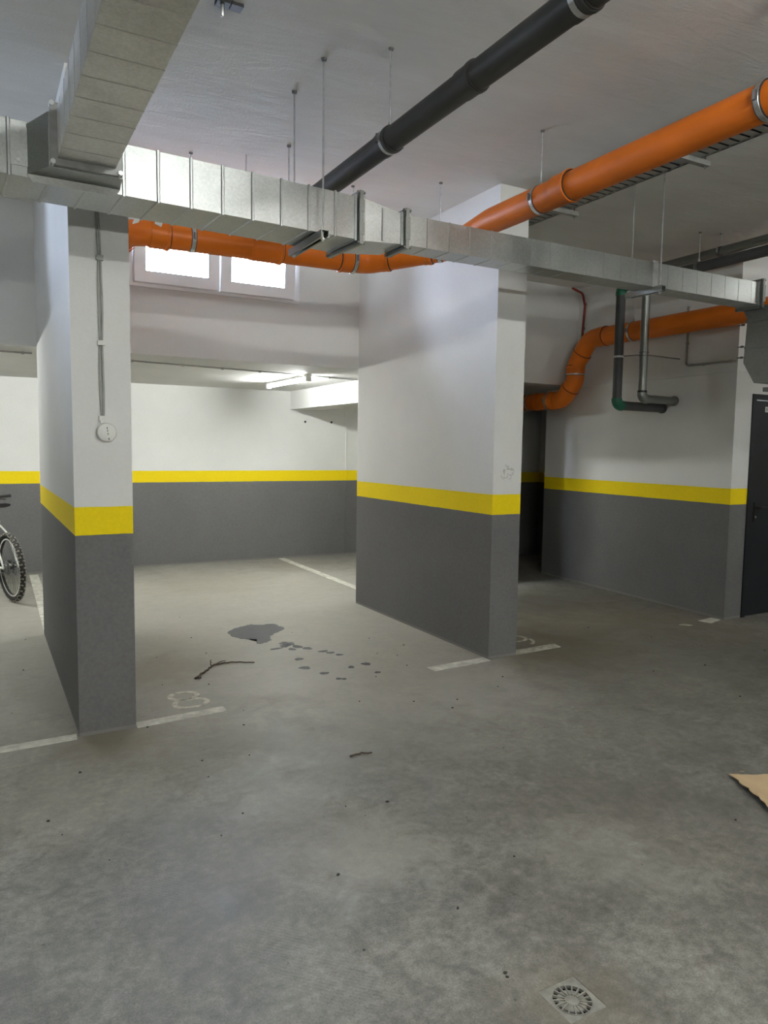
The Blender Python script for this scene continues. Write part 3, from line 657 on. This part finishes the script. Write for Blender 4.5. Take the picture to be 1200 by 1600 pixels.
# ------------------------------------------------------------------ orange drain pipe, front run and rear run
RO = 0.080
op = thing('orange_drain_pipe', 'large orange drain pipe from the right foreground bending behind the duct', 'pipe', (0, 0, 0))
nodes = [(0.845, 6.47, 2.86), (0.845, 4.87, 2.87), (2.52, 4.87, 2.893), (2.945, 4.445, 2.955), (2.945, 3.95, 3.02), (2.93, -4.95, 3.025)]
path = fillet(nodes, [0.14, 0.16, 0.16, 0.5], 8)
MB().sweep(path, RO, 32).build('pipe_run', 'pvc_orange', op, True)
def socket(parent, c, axis, r, ln=0.09, lip=0.012, mat='pvc_orange'):
    c = Vector(c); ax = Vector(axis).normalized()
    pr = [(-ln / 2, r), (-ln / 2, r + lip * .5), (-ln / 2 + .012, r + lip * .55), (ln / 2 - .024, r + lip * .55), (ln / 2 - .02, r + lip), (ln / 2 - .004, r + lip), (ln / 2, r + lip * .6), (ln / 2, r)]
    s_ = MB().lathe(c, ax, pr, 32).build('socket', mat, parent, True)
    MB().lathe(c + ax * (ln / 2), ax, [(0, r), (0, r + 0.005), (0.005, r + 0.004), (0.006, r)], 32).build('seal_ring', 'rubber_seal', s_, True)
    return s_
socket(op, (2.937, 3.26, 3.0215), (0, -1, 0), RO, 0.12, 0.010)
socket(op, (2.34, 4.87, 2.891), (-1, 0, 0), RO, 0.10)
socket(op, (2.62, 4.77, 2.908), (1, -1, .1), RO, 0.06, 0.008)
socket(op, (2.84, 4.55, 2.939), (1, -1, .1), RO, 0.06, 0.008)
socket(op, (2.945, 4.30, 2.97), (0, -1, .1), RO, 0.08)
socket(op, (1.04, 4.87, 2.872), (1, 0, 0), RO, 0.12)
socket(op, (0.845, 5.05, 2.869), (0, 1, 0), RO, 0.10)
socket(op, (1.745, 4.87, 2.882), (1, 0, 0), RO, 0.22, 0.012)
for (a, b) in (((1.00, 4.784, 2.925), (1.04, 4.784, 2.91)), ((0.90, 4.815, 2.94), (0.885, 4.83, 2.90))):
    MB().obox(a, b, 0.03, 0.006, (0, -1, 0.3)).build('pipe_sticker', 'plastic_white', op)
pipe_hanger((2.944, 3.477, 3.0195), (0, 1, 0), RO, 'clamp on the orange front pipe just above the duct')
pipe_hanger((2.936, 2.045, 3.022), (0, 1, 0), RO, 'clamp on the orange pipe at the right edge of the picture')
pipe_hanger((1.245, 4.87, 2.8755), (1, 0, 0), RO, 'clamp on the rear orange pipe in front of the left window sash')
pipe_hanger((2.40, 4.87, 2.8915), (1, 0, 0), RO + 0.008, 'clamp on the rear orange pipe below the reducer')
pipe_hanger((2.90, 4.49, 2.948), (1, -1, 0.1), RO, 'clamp at the bend of the orange pipe beside the right pier')

# ------------------------------------------------------------------ black pipe
RB = 0.055
bp = thing('black_drain_pipe', 'black drain pipe hanging below the ceiling in the upper middle', 'pipe', (0, 0, 0))
MB().sweep([(1.75, -4.95, 3.045), (1.745, 4.87, 2.985)], RB, 28).build('pipe_run', 'pvc_black', bp, True)
for y in (3.14, 2.47, 1.86): socket(bp, (1.7455, y + 0.03, 3.045 - (y + 4.95) * 0.00611), (0, -1, 0), RB, 0.10, 0.008, 'pvc_black')
for y, lb in ((3.155, 'clamp on the black pipe with a long rod in the upper middle'), (1.885, 'clamp on the black pipe at the top edge of the picture'), (4.446, 'clamp on the black pipe behind the wide duct')):
    pipe_hanger((1.7455, y, 3.045 - (y + 4.95) * 0.00611), (0, 1, 0), RB + 0.001, lb)
tag(MB().sweep([(1.55, 4.722, 2.965), (1.563, 4.722, ZC)], 0.0045, 8).build('threaded_rod', 'steel_bright', None, True), 'short threaded rod above the duct near the left window', 'rod')

# ------------------------------------------------------------------ cable tray by the right pier
ct = thing('cable_tray', 'grey slotted cable tray under the orange front pipe', 'cable tray', (0, 0, 0))
tx0, tx1, tz = 3.555, 3.755, 3.262
MB().box(tx1 - 0.003, tx1, -4.9, 6.45, tz, tz + 0.045).build('side_rail', 'tray_steel', ct)
MB().box(tx0, tx0 + 0.003, -4.9, 6.45, tz, tz + 0.045).build('side_rail', 'tray_steel', ct)
for xx in (tx1 - 0.022, tx0 + 0.003): MB().box(xx, xx + 0.02, -4.9, 6.45, tz, tz + 0.002).build('floor_strip', 'tray_steel', ct)
sl0 = None; y = 1.6
while y < 6.3:
    if sl0 is None: sl0 = MB().box(tx0, tx1, -0.0245, 0.0245, tz, tz + 0.002).build('floor_slat', 'tray_steel', ct, loc=(0, y, 0))
    else: dup(sl0, (0, y, 0), parent=ct)
    y += 0.066
MB().box(tx0 + 0.012, tx1 - 0.006, -4.9, 6.4, tz + 0.008, tz + 0.030).build('cable_bundle', 'black_plastic', ct)
for i, (y, lb) in enumerate(((3.03, 'tray bracket of the cable tray, nearer one'), (4.12, 'tray bracket of the cable tray beside the right pier'))):
    t = thing('tray_hanger', lb, 'bracket', (3.66, y, ZC), group='tray hangers')
    MB().box(-0.17, 0.17, -0.018, 0.018, tz - 0.030 - ZC, tz - 0.001 - ZC).build('channel', 'tray_steel', t)
    for s_ in (-0.145, 0.145): MB().sweep([(s_, 0, tz - 0.045 - ZC), (s_, 0, 0)], 0.0045, 8).build('threaded_rod', 'steel_dark', t, True)

# ------------------------------------------------------------------ right hand pipes
RR = 0.098
o2 = thing('orange_waste_pipe', 'orange pipe swinging down the wall of the technical room on the right', 'pipe', (0, 0, 0))
n2 = [(5.885, 2.2, 2.775), (5.885, 6.06, 2.770), (5.89, 6.27, 2.50), (5.89, 6.27, 2.33), (5.89, 6.46, 2.128), (5.89, 8.45, 2.122)]
MB().sweep(fillet(n2, [0.20, 0.16, 0.12, 0.16], 8), RR, 32).build('pipe_run', 'pvc_orange', o2, True)
socket(o2, (5.885, 5.86, 2.772), (0, -1, 0), RR, 0.10, 0.008)
socket(o2, (5.888, 6.185, 2.605), (0, -.62, .79), RR, 0.05, 0.007)
socket(o2, (5.89, 6.27, 2.45), (0, 0, 1), RR, 0.09, 0.008)
socket(o2, (5.89, 6.36, 2.235), (0, -.7, .72), RR, 0.05, 0.007)
socket(o2, (5.89, 6.60, 2.127), (0, 1, 0), RR, 0.10, 0.008)
socket(o2, (5.89, 6.86, 2.126), (0, 1, 0), RR, 0.08, 0.008)
pipe_hanger((5.885, 5.45, 2.7705), (0, 1, 0), RR, 'clamp on the right orange pipe behind the galvanised downpipe')
pipe_hanger((5.89, 6.27, 2.405), (0, 0, 1), RR, 'bright clamp on the vertical piece of the right orange pipe', False)
pipe_hanger((5.89, 6.66, 2.1265), (0, 1, 0), RR + 0.008, 'clamp on the low piece of the right orange pipe', False)
pipe_hanger((5.89, 7.02, 2.126), (0, 1, 0), RR, 'clamp on the right orange pipe beside the pier edge', False)

gp = thing('dark_grey_pipe', 'dark grey downpipe with green elbows on the right', 'pipe', (0, 0, 0))
yv = 5.19; xv = 5.42
MB().sweep(fillet([(xv, 2.4, 3.13), (xv, yv, 3.115), (xv, yv, 1.993), (6.062, yv, 1.99)], [0.07, 0.055], 8), 0.044, 24).build('pipe_run', 'pvc_grey', gp, True)
MB().sweep(fillet([(xv, yv, 2.06), (xv, yv, 1.993), (xv + 0.07, yv, 1.993)], 0.055, 8), 0.050, 24).build('green_elbow', 'fitting_green', gp, True)
MB().sweep(fillet([(xv, yv - 0.09, 3.115), (xv, yv, 3.115), (xv, yv, 3.03)], 0.065, 8), 0.050, 24).build('green_elbow', 'fitting_green', gp, True)
MB().band((6.055, yv, 1.99), (1, 0, 0), 0.044, 0.03, 0.008).build('wall_collar', 'pvc_grey', gp, True)
zp = thing('galvanised_pipe', 'bare galvanised downpipe beside the dark grey one', 'pipe', (0, 0, 0))
xg = 5.60; yg = 5.045
MB().sweep(fillet([(xg, 2.4, 3.27), (xg, yg, 3.26), (xg, yg, 2.058), (6.058, yg, 2.055)], [0.06, 0.05], 8), 0.038, 24).build('pipe_run', 'galvanised_dull', zp, True)
MB().sweep(fillet([(xg, yg, 2.115), (xg, yg, 2.058), (xg + 0.06, yg, 2.058)], 0.05, 8), 0.046, 24).build('elbow', 'galvanised_dull', zp, True)
MB().band((xg, yg, 2.125), (0, 0, 1), 0.038, 0.02, 0.006).build('seal_ring', 'rubber_seal', zp, True)
MB().band((6.05, yg, 2.055), (1, 0, 0), 0.038, 0.03, 0.010).build('wall_collar', 'galvanised_dull', zp, True)
# stay rod tying both downpipes to the wall
sy = thing('pipe_stay', 'thin stay rod clamping both downpipes to the wall', 'bracket', (0, 0, 0))
MB().sweep([(xv, yv, 2.46), (xg, yg, 2.475), (6.052, 5.0, 2.46)], 0.005, 8).build('stay_rod', 'steel_dark', sy, True)
MB().band((xv, yv, 2.455), (0, 0, 1), 0.044, 0.018, 0.004).build('clamp_ring', 'steel_bright', sy, True)
for dz in (0.0, 0.03): MB().band((xg, yg, 2.465 + dz), (0, 0, 1), 0.038, 0.010, 0.006).build('clamp_ring', 'steel_dark', sy, True)
for c, lb in (((xv, 4.33, 3.1199), 'rod clamp on the dark grey pipe below the ceiling'), ((xg, 4.26, 3.2629), 'rod clamp on the galvanised pipe below the ceiling')):
    pipe_hanger(c, (0, 1, 0), 0.044 if c[0] == xv else 0.038, lb, mat='steel_dark')

# ------------------------------------------------------------------ cables
def cable(name, pts, r, mat, label, clips=(), clipmat='plastic_white', cs=0.012, cat='cable'):
    t = thing(name, label, cat, (0, 0, 0))
    MB().sweep(pts, r, 8).build('cable_run', mat, t, True)
    for c in clips: MB().box(c[0] - cs, c[0] + cs, c[1] - cs, c[1] + cs, c[2] - cs, c[2] + cs).build('clip', clipmat, t)
    return t
yw = 6.512
cable('red_conduit', fillet([(6.02, 6.508, 3.41), (6.10, 6.42, 3.34), (6.122, 6.40, 3.20), (6.12, 6.42, 2.95), (6.11, 6.42, 2.62)], 0.06, 4), 0.013, 'cable_red', 'thin red cable on the upper passage wall', [(6.137, 6.40, 3.22), (6.132, 6.42, 2.95)], 'steel_dark', 0.012)
cable('wall_conduit', fillet([(6.036, 4.908, 2.95), (6.036, 4.912, 2.385), (6.003, 4.34, 2.375)], 0.03, 4), 0.010, 'cable_grey', 'thin grey conduit turning along the upper wall by the duct box', [(6.040, 4.91, 2.60), (6.028, 4.707, 2.38), (6.008, 4.40, 2.377)], 'cable_grey', 0.012)
cable('bay_ceiling_cable', [(0.75, 6.93, ZL - 0.008), (1.22, 7.01, ZL - 0.008), (2.0, 7.14, ZL - 0.008), (2.95, 7.26, ZL - 0.008), (3.79, 7.46, ZL - 0.008)], 0.007, 'cable_grey', 'grey cable clipped along the low bay ceiling', [(1.24, 7.013, ZL - 0.01), (1.72, 7.09, ZL - 0.01), (2.12, 7.155, ZL - 0.01), (2.52, 7.205, ZL - 0.01), (3.36, 7.36, ZL - 0.01)], 'cable_grey', 0.011)
cable('left_bay_cable', [(-2.1, 6.86, ZL - 0.008), (0.42, 6.95, ZL - 0.008)], 0.007, 'cable_grey', 'grey cable on the low ceiling of the bicycle bay', [(0.35, 6.945, ZL - 0.01)], 'cable_grey', 0.011)
# sensor on the left pier and its twin cable
gs = thing('gas_sensor', 'round white sensor housing on the front of the left pier', 'sensor', (0.588, 4.0793, 1.612))
MB().lathe((0, 0, 0), (0, -1, 0), [(0, 0.049), (0.022, 0.049), (0.030, 0.046), (0.034, 0.038), (0.035, 0.0)], 36).build('housing', 'plastic_white', gs, True)
for i, (dx, dz) in enumerate(((0.0, 0.022), (0.002, 0.008), (0.004, -0.008), (0.008, -0.034))):
    MB().box(dx - 0.0018, dx + 0.0018, -0.0365, -0.034, dz - 0.005, dz + 0.005).build('slot', 'ink', gs)
MB().box(-0.03, -0.006, -0.02, 0.0, 0.048, 0.068).build('cable_gland', 'plastic_white', gs)
sc = thing('sensor_cable', 'pair of grey cables clipped down the left pier to the sensor', 'cable', (0, 0, 0))
for dx, bow in ((-0.005, -0.004), (0.005, 0.002)):
    pts = []
    for z, x in ((3.41, .545), (2.73, .562), (2.60, .566), (2.50, .570), (2.35, .570 + bow), (2.22, .572 + bow), (2.08, .570), (1.95, .570 + bow), (1.80, .572 + bow), (1.69, .572), (1.668, .572)):
        pts.append((x + dx, 4.072, z))
    MB().sweep(pts, 0.0055, 8).build('cable_run', 'cable_grey', sc, True)
for z, m_ in ((2.497, 'cable_grey'), (2.07, 'plastic_white'), (1.685, 'plastic_white')):
    MB().box(0.553, 0.588, 4.058, 4.0793, z - 0.012, z + 0.012).build('clip', m_, sc)

# stub of an anchor at the top edge
ab = thing('ceiling_anchor_bracket', 'small dark anchor bracket with a bolt at the top edge', 'bracket', (0.955, 3.19, ZC))
MB().box(-0.028, 0.028, -0.025, 0.025, -0.018, 0).box(0.035, 0.085, -0.02, 0.03, -0.014, 0).build('bracket_plate', 'black_plastic', ab)
MB().lathe((-0.002, 0, -0.016), (0, 0, -1), [(0, 0.009), (0.045, 0.009), (0.05, 0.006), (0.05, 0)], 10).build('bolt', 'steel_bright', ab, True)
# holes in the rear wall
for i, (x, z, lb) in enumerate(((4.023, 1.903, 'left one of two small wall plugs below the bay beam'), (4.427, 1.906, 'right one of two small wall plugs below the bay beam'))):
    tag(MB().lathe((x, 9.605, z), (0, -1, 0), [(0, 0.016), (0.006, 0.016), (0.006, 0.009), (0.002, 0.007), (0.002, 0)], 14).build('wall_plug', 'ink'), lb, 'wall plug', 'wall plugs')
tag(MB().box(4.655, 4.668, 9.592, 9.605, 0.0, 2.06).build('wall_trunking', 'paint_banded'), 'thin vertical trunking on the rear wall under the beam', 'trunking')

# ================================================================== LAMPS
def tube_lamp(label, c, half, axis, mat, wide=0.07, cat='lamp'):
    t = thing('tube_lamp', label, cat, c, 0.0 if axis == 'x' else PI / 2, group='tube lamps')
    MB().box(-half, half, -wide / 2, wide / 2, 0.02, 0.05).build('lamp_housing', 'plastic_white', t)
    MB().sweep([(-half + 0.05, 0, 0), (half - 0.05, 0, 0)], 0.019, 14).build('lit_tube', mat, t, True)
    for s_ in (-1, 1): MB().box(s_ * (half - 0.025) - 0.025, s_ * (half - 0.025) + 0.025, -wide / 2, wide / 2, -0.026, 0.02).build('end_cap', 'plastic_white', t)
    return t
def drop(t, z):  # hanging rods of a suspended lamp
    for s_ in (-0.4, 0.4): MB().sweep([(s_, 0, 0.05), (s_, 0, ZC - z)], 0.004, 6).build('hanging_rod', 'steel_dark', t)
tube_lamp('lit fluorescent tube on the low ceiling of the middle bay', (3.055, 7.82, ZL - 0.05), 0.63, 'y', 'tube_bay', 0.05)
tube_lamp('tube lamp of the bicycle bay, outside the picture', (-0.75, 7.82, ZL - 0.05), 0.63, 'y', 'tube_bay', 0.05)
for c, lb, mt in (((1.9, -0.2, 3.25), 'suspended tube lamp over the aisle behind the viewer, nearer the right', 'tube_hall'), ((-1.1, 0.6, 3.25), 'suspended tube lamp over the aisle left of the viewer', 'tube_left'), ((7.6, 2.0, 3.25), 'suspended tube lamp over the aisle in front of the steel door', 'tube_right')):
    drop(tube_lamp(lb, c, 0.63, 'x', mt, 0.04), c[2])
for x, lb in ((-2.8, 'unseen added fill tube opposite the bays, furthest left'), (0.4, 'unseen added fill tube opposite the bays, second from the left'), (3.6, 'unseen added fill tube opposite the bays, second from the right'), (6.8, 'unseen added fill tube opposite the bays, furthest right')):
    t = tube_lamp(lb, (x, -4.90, 2.05), 0.63, 'x', 'fill_far', 0.03)
    for s_ in (-0.4, 0.4): MB().box(s_ - 0.015, s_ + 0.015, -0.10, 0.012, 0.02, 0.045).build('wall_bracket', 'plastic_white', t)

# ================================================================== BICYCLE
bk = thing('bicycle', 'white mountain bicycle with knobbly tyres parked in the left bay', 'bicycle', (-0.058, 9.027, 0.0), math.radians(106.5))
# local axes: +x forward (away from the viewer), origin at the front contact point, leaning slightly
LEAN = 0.05
def ln(p): return (p[0], p[1] * math.cos(LEAN) + p[2] * math.sin(LEAN), p[2] * math.cos(LEAN) - p[1] * math.sin(LEAN))
def lb_(mb): mb.v = [ln(p) for p in mb.v]; return mb
WR = 0.342
def wheel(cx, name):
    rim = lb_(MB().lathe((cx, 0, WR), (0, 1, 0), [(-0.014, 0.288), (-0.014, 0.272), (-0.008, 0.266), (0.008, 0.266), (0.014, 0.272), (0.014, 0.288), (-0.014, 0.288)], 48)).build(name, 'black_plastic', bk, True)
    prof = [(0.026 * math.cos(a), 0.314 + 0.026 * math.sin(a)) for a in [2 * PI * k / 12 for k in range(13)]]
    lb_(MB().lathe((cx, 0, WR), (0, 1, 0), prof, 56)).build('tyre', 'tyre', rim, True)
    kn = MB(); nk = 62
    for k in range(nk):
        a = 2 * PI * k / nk; rad = Vector((math.cos(a), 0, math.sin(a))); tan = Vector((-math.sin(a), 0, math.cos(a))); c = Vector((cx, 0, WR))
        offs = ((-0.009, 0.009), (-0.024, 0.006), (0.024, 0.006)) if k % 2 == 0 else ((0.009, 0.009), (-0.021, 0.005), (0.021, 0.005))
        for (oy, hw) in offs:
            rr = 0.314 + math.sqrt(max(0, 0.027 ** 2 - oy ** 2)); ou = (rad * math.sqrt(max(0.01, 1 - (oy / 0.03) ** 2)) + Vector((0, 1, 0)) * (oy / 0.03)).normalized()
            p = c + rad * (rr - 0.004) + Vector((0, oy, 0)); kn.obox(p, p + ou * 0.008, hw * 1.6, 0.013, tan)
    for i in range(len(kn.v)):
        if kn.v[i][2] < 0.0: kn.v[i] = (kn.v[i][0], kn.v[i][1], 0.0)
    lb_(kn).build('tread_knobs', 'tyre_tread', rim, kind='stuff')
    sp = MB()
    for k in range(28):
        a = 2 * PI * k / 28; b = a + (0.5 if k % 2 else -0.5); sd = 0.022 if (k // 2) % 2 else -0.022
        sp.sweep([(cx + 0.026 * math.cos(b), sd, WR + 0.026 * math.sin(b)), (cx + 0.268 * math.cos(a), 0, WR + 0.268 * math.sin(a))], 0.0013, 4, False)
    lb_(sp).build('spokes', 'steel_dark', rim, kind='stuff')
    lb_(MB().lathe((cx, 0, WR), (0, 1, 0), [(-0.05, 0), (-0.05, 0.012), (-0.03, 0.014), (-0.028, 0.03), (-0.022, 0.03), (-0.02, 0.016), (0.02, 0.016), (0.022, 0.03), (0.028, 0.03), (0.03, 0.014), (0.05, 0.012), (0.05, 0)], 20)).build('hub', 'black_plastic', rim, True)
    lb_(MB().lathe((cx, -0.035, WR), (0, 1, 0), [(0, 0.055), (0, 0.082), (0.002, 0.082), (0.002, 0.055), (0, 0.055)], 36)).build('brake_disc', 'steel_bright', rim, True)
    for s_ in (-1, 1): lb_(MB().lathe((cx, s_ * 0.0145, WR), (0, 1, 0), [(-.0005, 0.272), (-.0005, 0.285), (.0005, 0.285), (.0005, 0.272), (-.0005, .272)], 48)).build('rim_decal', 'bike_white', rim, True)
wheel(0, 'front_wheel'); wheel(-1.12, 'rear_wheel')
fk = lb_(MB().sweep([(0.0, -0.062, WR), (-0.115, -0.062, 0.62)], 0.017, 12).sweep([(0.0, 0.062, WR), (-0.115, 0.062, 0.62)], 0.017, 12)).build('fork', 'bike_white', bk, True)
lb_(MB().obox((-0.04, -0.062, 0.715 - 0.30), (-0.04, 0.062, 0.715 - 0.30), 0.0, 0.0) if False else MB().sweep(fillet([(-0.075, -0.062, 0.53), (-0.045, -0.055, 0.705), (-0.045, 0.055, 0.705), (-0.075, 0.062, 0.53)], 0.04, 5), 0.012, 10)).build('fork_arch', 'bike_white', fk, True)
lb_(MB().sweep([(-0.115, -0.062, 0.62), (-0.165, -0.062, 0.74)], 0.014, 12).sweep([(-0.115, 0.062, 0.62), (-0.165, 0.062, 0.74)], 0.014, 12).sweep([(-0.165, -0.075, 0.745), (-0.165, 0.075, 0.745)], 0.022, 12)).build('fork_crown', 'black_plastic', fk, True)
lb_(MB().box(-0.075, -0.03, -0.068, -0.035, 0.36, 0.44)).build('brake_caliper', 'black_plastic', fk)
HT0, HT1 = (-0.168, 0, 0.745), (-0.215, 0, 0.87); BB = (-0.70, 0, 0.31); ST = (-0.86, 0, 0.78); RA = (-1.12, 0, WR)
frm = MB().sweep([HT0, HT1], 0.026, 14).sweep([(-0.18, 0, 0.775), BB], 0.029, 14).sweep([(-0.205, 0, 0.85), (-0.845, 0, 0.74)], 0.022, 14).sweep([BB, ST], 0.019, 14).sweep([(BB[0], -0.04, BB[2]), (BB[0], 0.04, BB[2])], 0.025, 14)
for s_ in (-1, 1):
    frm.sweep([(-0.72, s_ * 0.03, 0.31), (-0.86, s_ * 0.062, 0.33), (RA[0], s_ * 0.068, RA[2])], 0.011, 10); frm.sweep([(-0.845, s_ * 0.02, 0.73), (-0.92, s_ * 0.06, 0.65), (RA[0], s_ * 0.068, RA[2])], 0.009, 10)
lb_(frm).build('frame', 'bike_white', bk, True)
hb = lb_(MB().sweep([(-0.225, 0, 0.90), (-0.175, 0, 0.935)], 0.018, 12).sweep(fillet([(-0.215, -0.33, 0.965), (-0.175, -0.12, 0.955), (-0.17, 0, 0.935), (-0.175, 0.12, 0.955), (-0.215, 0.33, 0.965)], 0.1, 4), 0.0125, 12).sweep([(-0.215, 0, 0.87), (-0.226, 0, 0.905)], 0.02, 12)).build('handlebar', 'black_plastic', bk, True)
for s_ in (-1, 1):
    lb_(MB().sweep([(-0.198, s_ * 0.24, 0.961), (-0.219, s_ * 0.35, 0.967)], 0.0165, 12)).build('grip', 'black_plastic', hb, True)
    lb_(MB().sweep(fillet([(-0.185, s_ * 0.19, 0.955), (-0.135, s_ * 0.215, 0.94), (-0.150, s_ * 0.32, 0.925)], 0.02, 4), 0.006, 8)).build('brake_lever', 'black_plastic', hb, True)
    lb_(MB().sweep(fillet([(-0.14, s_ * 0.19, 0.95), (-0.05, s_ * 0.1, 0.97), (-0.08, s_ * 0.03, 0.80), (-0.06, -0.06, 0.5)], 0.05, 4), 0.003, 6)).build('brake_hose', 'black_plastic', hb, True)
lb_(MB().sweep([ST, (-0.90, 0, 0.92)], 0.014, 12)).build('seatpost', 'black_plastic', bk, True)
sd = MB(); segs = [(-1.04, 0.075, 0.965), (-1.0, 0.078, 0.968), (-0.94, 0.06, 0.955), (-0.86, 0.028, 0.95), (-0.77, 0.017, 0.948), (-0.755, 0.008, 0.94)]
vs = []; fs = []
for (x, hw, z) in segs:
    for k in range(10):
        a = 2 * PI * k / 10; vs.append((x, hw * math.cos(a), z - 0.02 + 0.022 * math.sin(a)))
for i in range(len(segs) - 1):
    for k in range(10): a = i * 10 + k; b = i * 10 + (k + 1) % 10; fs.append((a, b, b + 10, a + 10))
fs += [tuple(range(10)), tuple(range((len(segs) - 1) * 10, len(segs) * 10))]
lb_(sd.add(vs, fs)).build('saddle', 'black_plastic', bk, True)
cr = lb_(MB().lathe((BB[0], 0.052, BB[2]), (0, 1, 0), [(0, 0.062), (0, 0.085), (0.004, 0.085), (0.004, 0.062), (0, 0.062)], 32).sweep([(BB[0], 0.055, BB[2]), (BB[0] + 0.165, 0.065, BB[2] - 0.05)], 0.011, 10).sweep([(BB[0], -0.055, BB[2]), (BB[0] - 0.165, -0.065, BB[2] + 0.05)], 0.011, 10)).build('crankset', 'black_plastic', bk, True)
lb_(MB().box(BB[0] + 0.12, BB[0] + 0.21, 0.07, 0.16, BB[2] - 0.06, BB[2] - 0.04)).build('pedal', 'black_plastic', cr)
lb_(MB().box(BB[0] - 0.21, BB[0] - 0.12, -0.16, -0.07, BB[2] + 0.04, BB[2] + 0.06)).build('pedal', 'black_plastic', cr)
ch = MB(); loop = []
for k in range(9): a = PI / 2 - PI * k / 8; loop.append((BB[0] + 0.083 * math.cos(a), 0.054, BB[2] + 0.083 * math.sin(a)))
for k in range(9): a = -PI / 2 - PI * k / 8; loop.append((RA[0] + 0.04 * math.cos(a), 0.05, RA[2] + 0.04 * math.sin(a)))
loop.append(loop[0]); lb_(ch.sweep(loop, 0.0045, 6)).build('chain', 'steel_dark', bk, True)
lb_(MB().lathe((RA[0], 0.03, RA[2]), (0, 1, 0), [(0, 0.0), (0, 0.07), (0.004, 0.07), (0.012, 0.055), (0.02, 0.04), (0.03, 0.03), (0.03, 0)], 24)).build('cassette', 'steel_dark', bk, True)
MB().sweep([(-0.74, 0.06, 0.30), (-0.70, 0.24, 0.008)], 0.009, 8).sweep([(-0.70, 0.24, 0.008), (-0.67, 0.26, 0.009)], 0.009, 8).build('kickstand', 'black_plastic', bk, True)
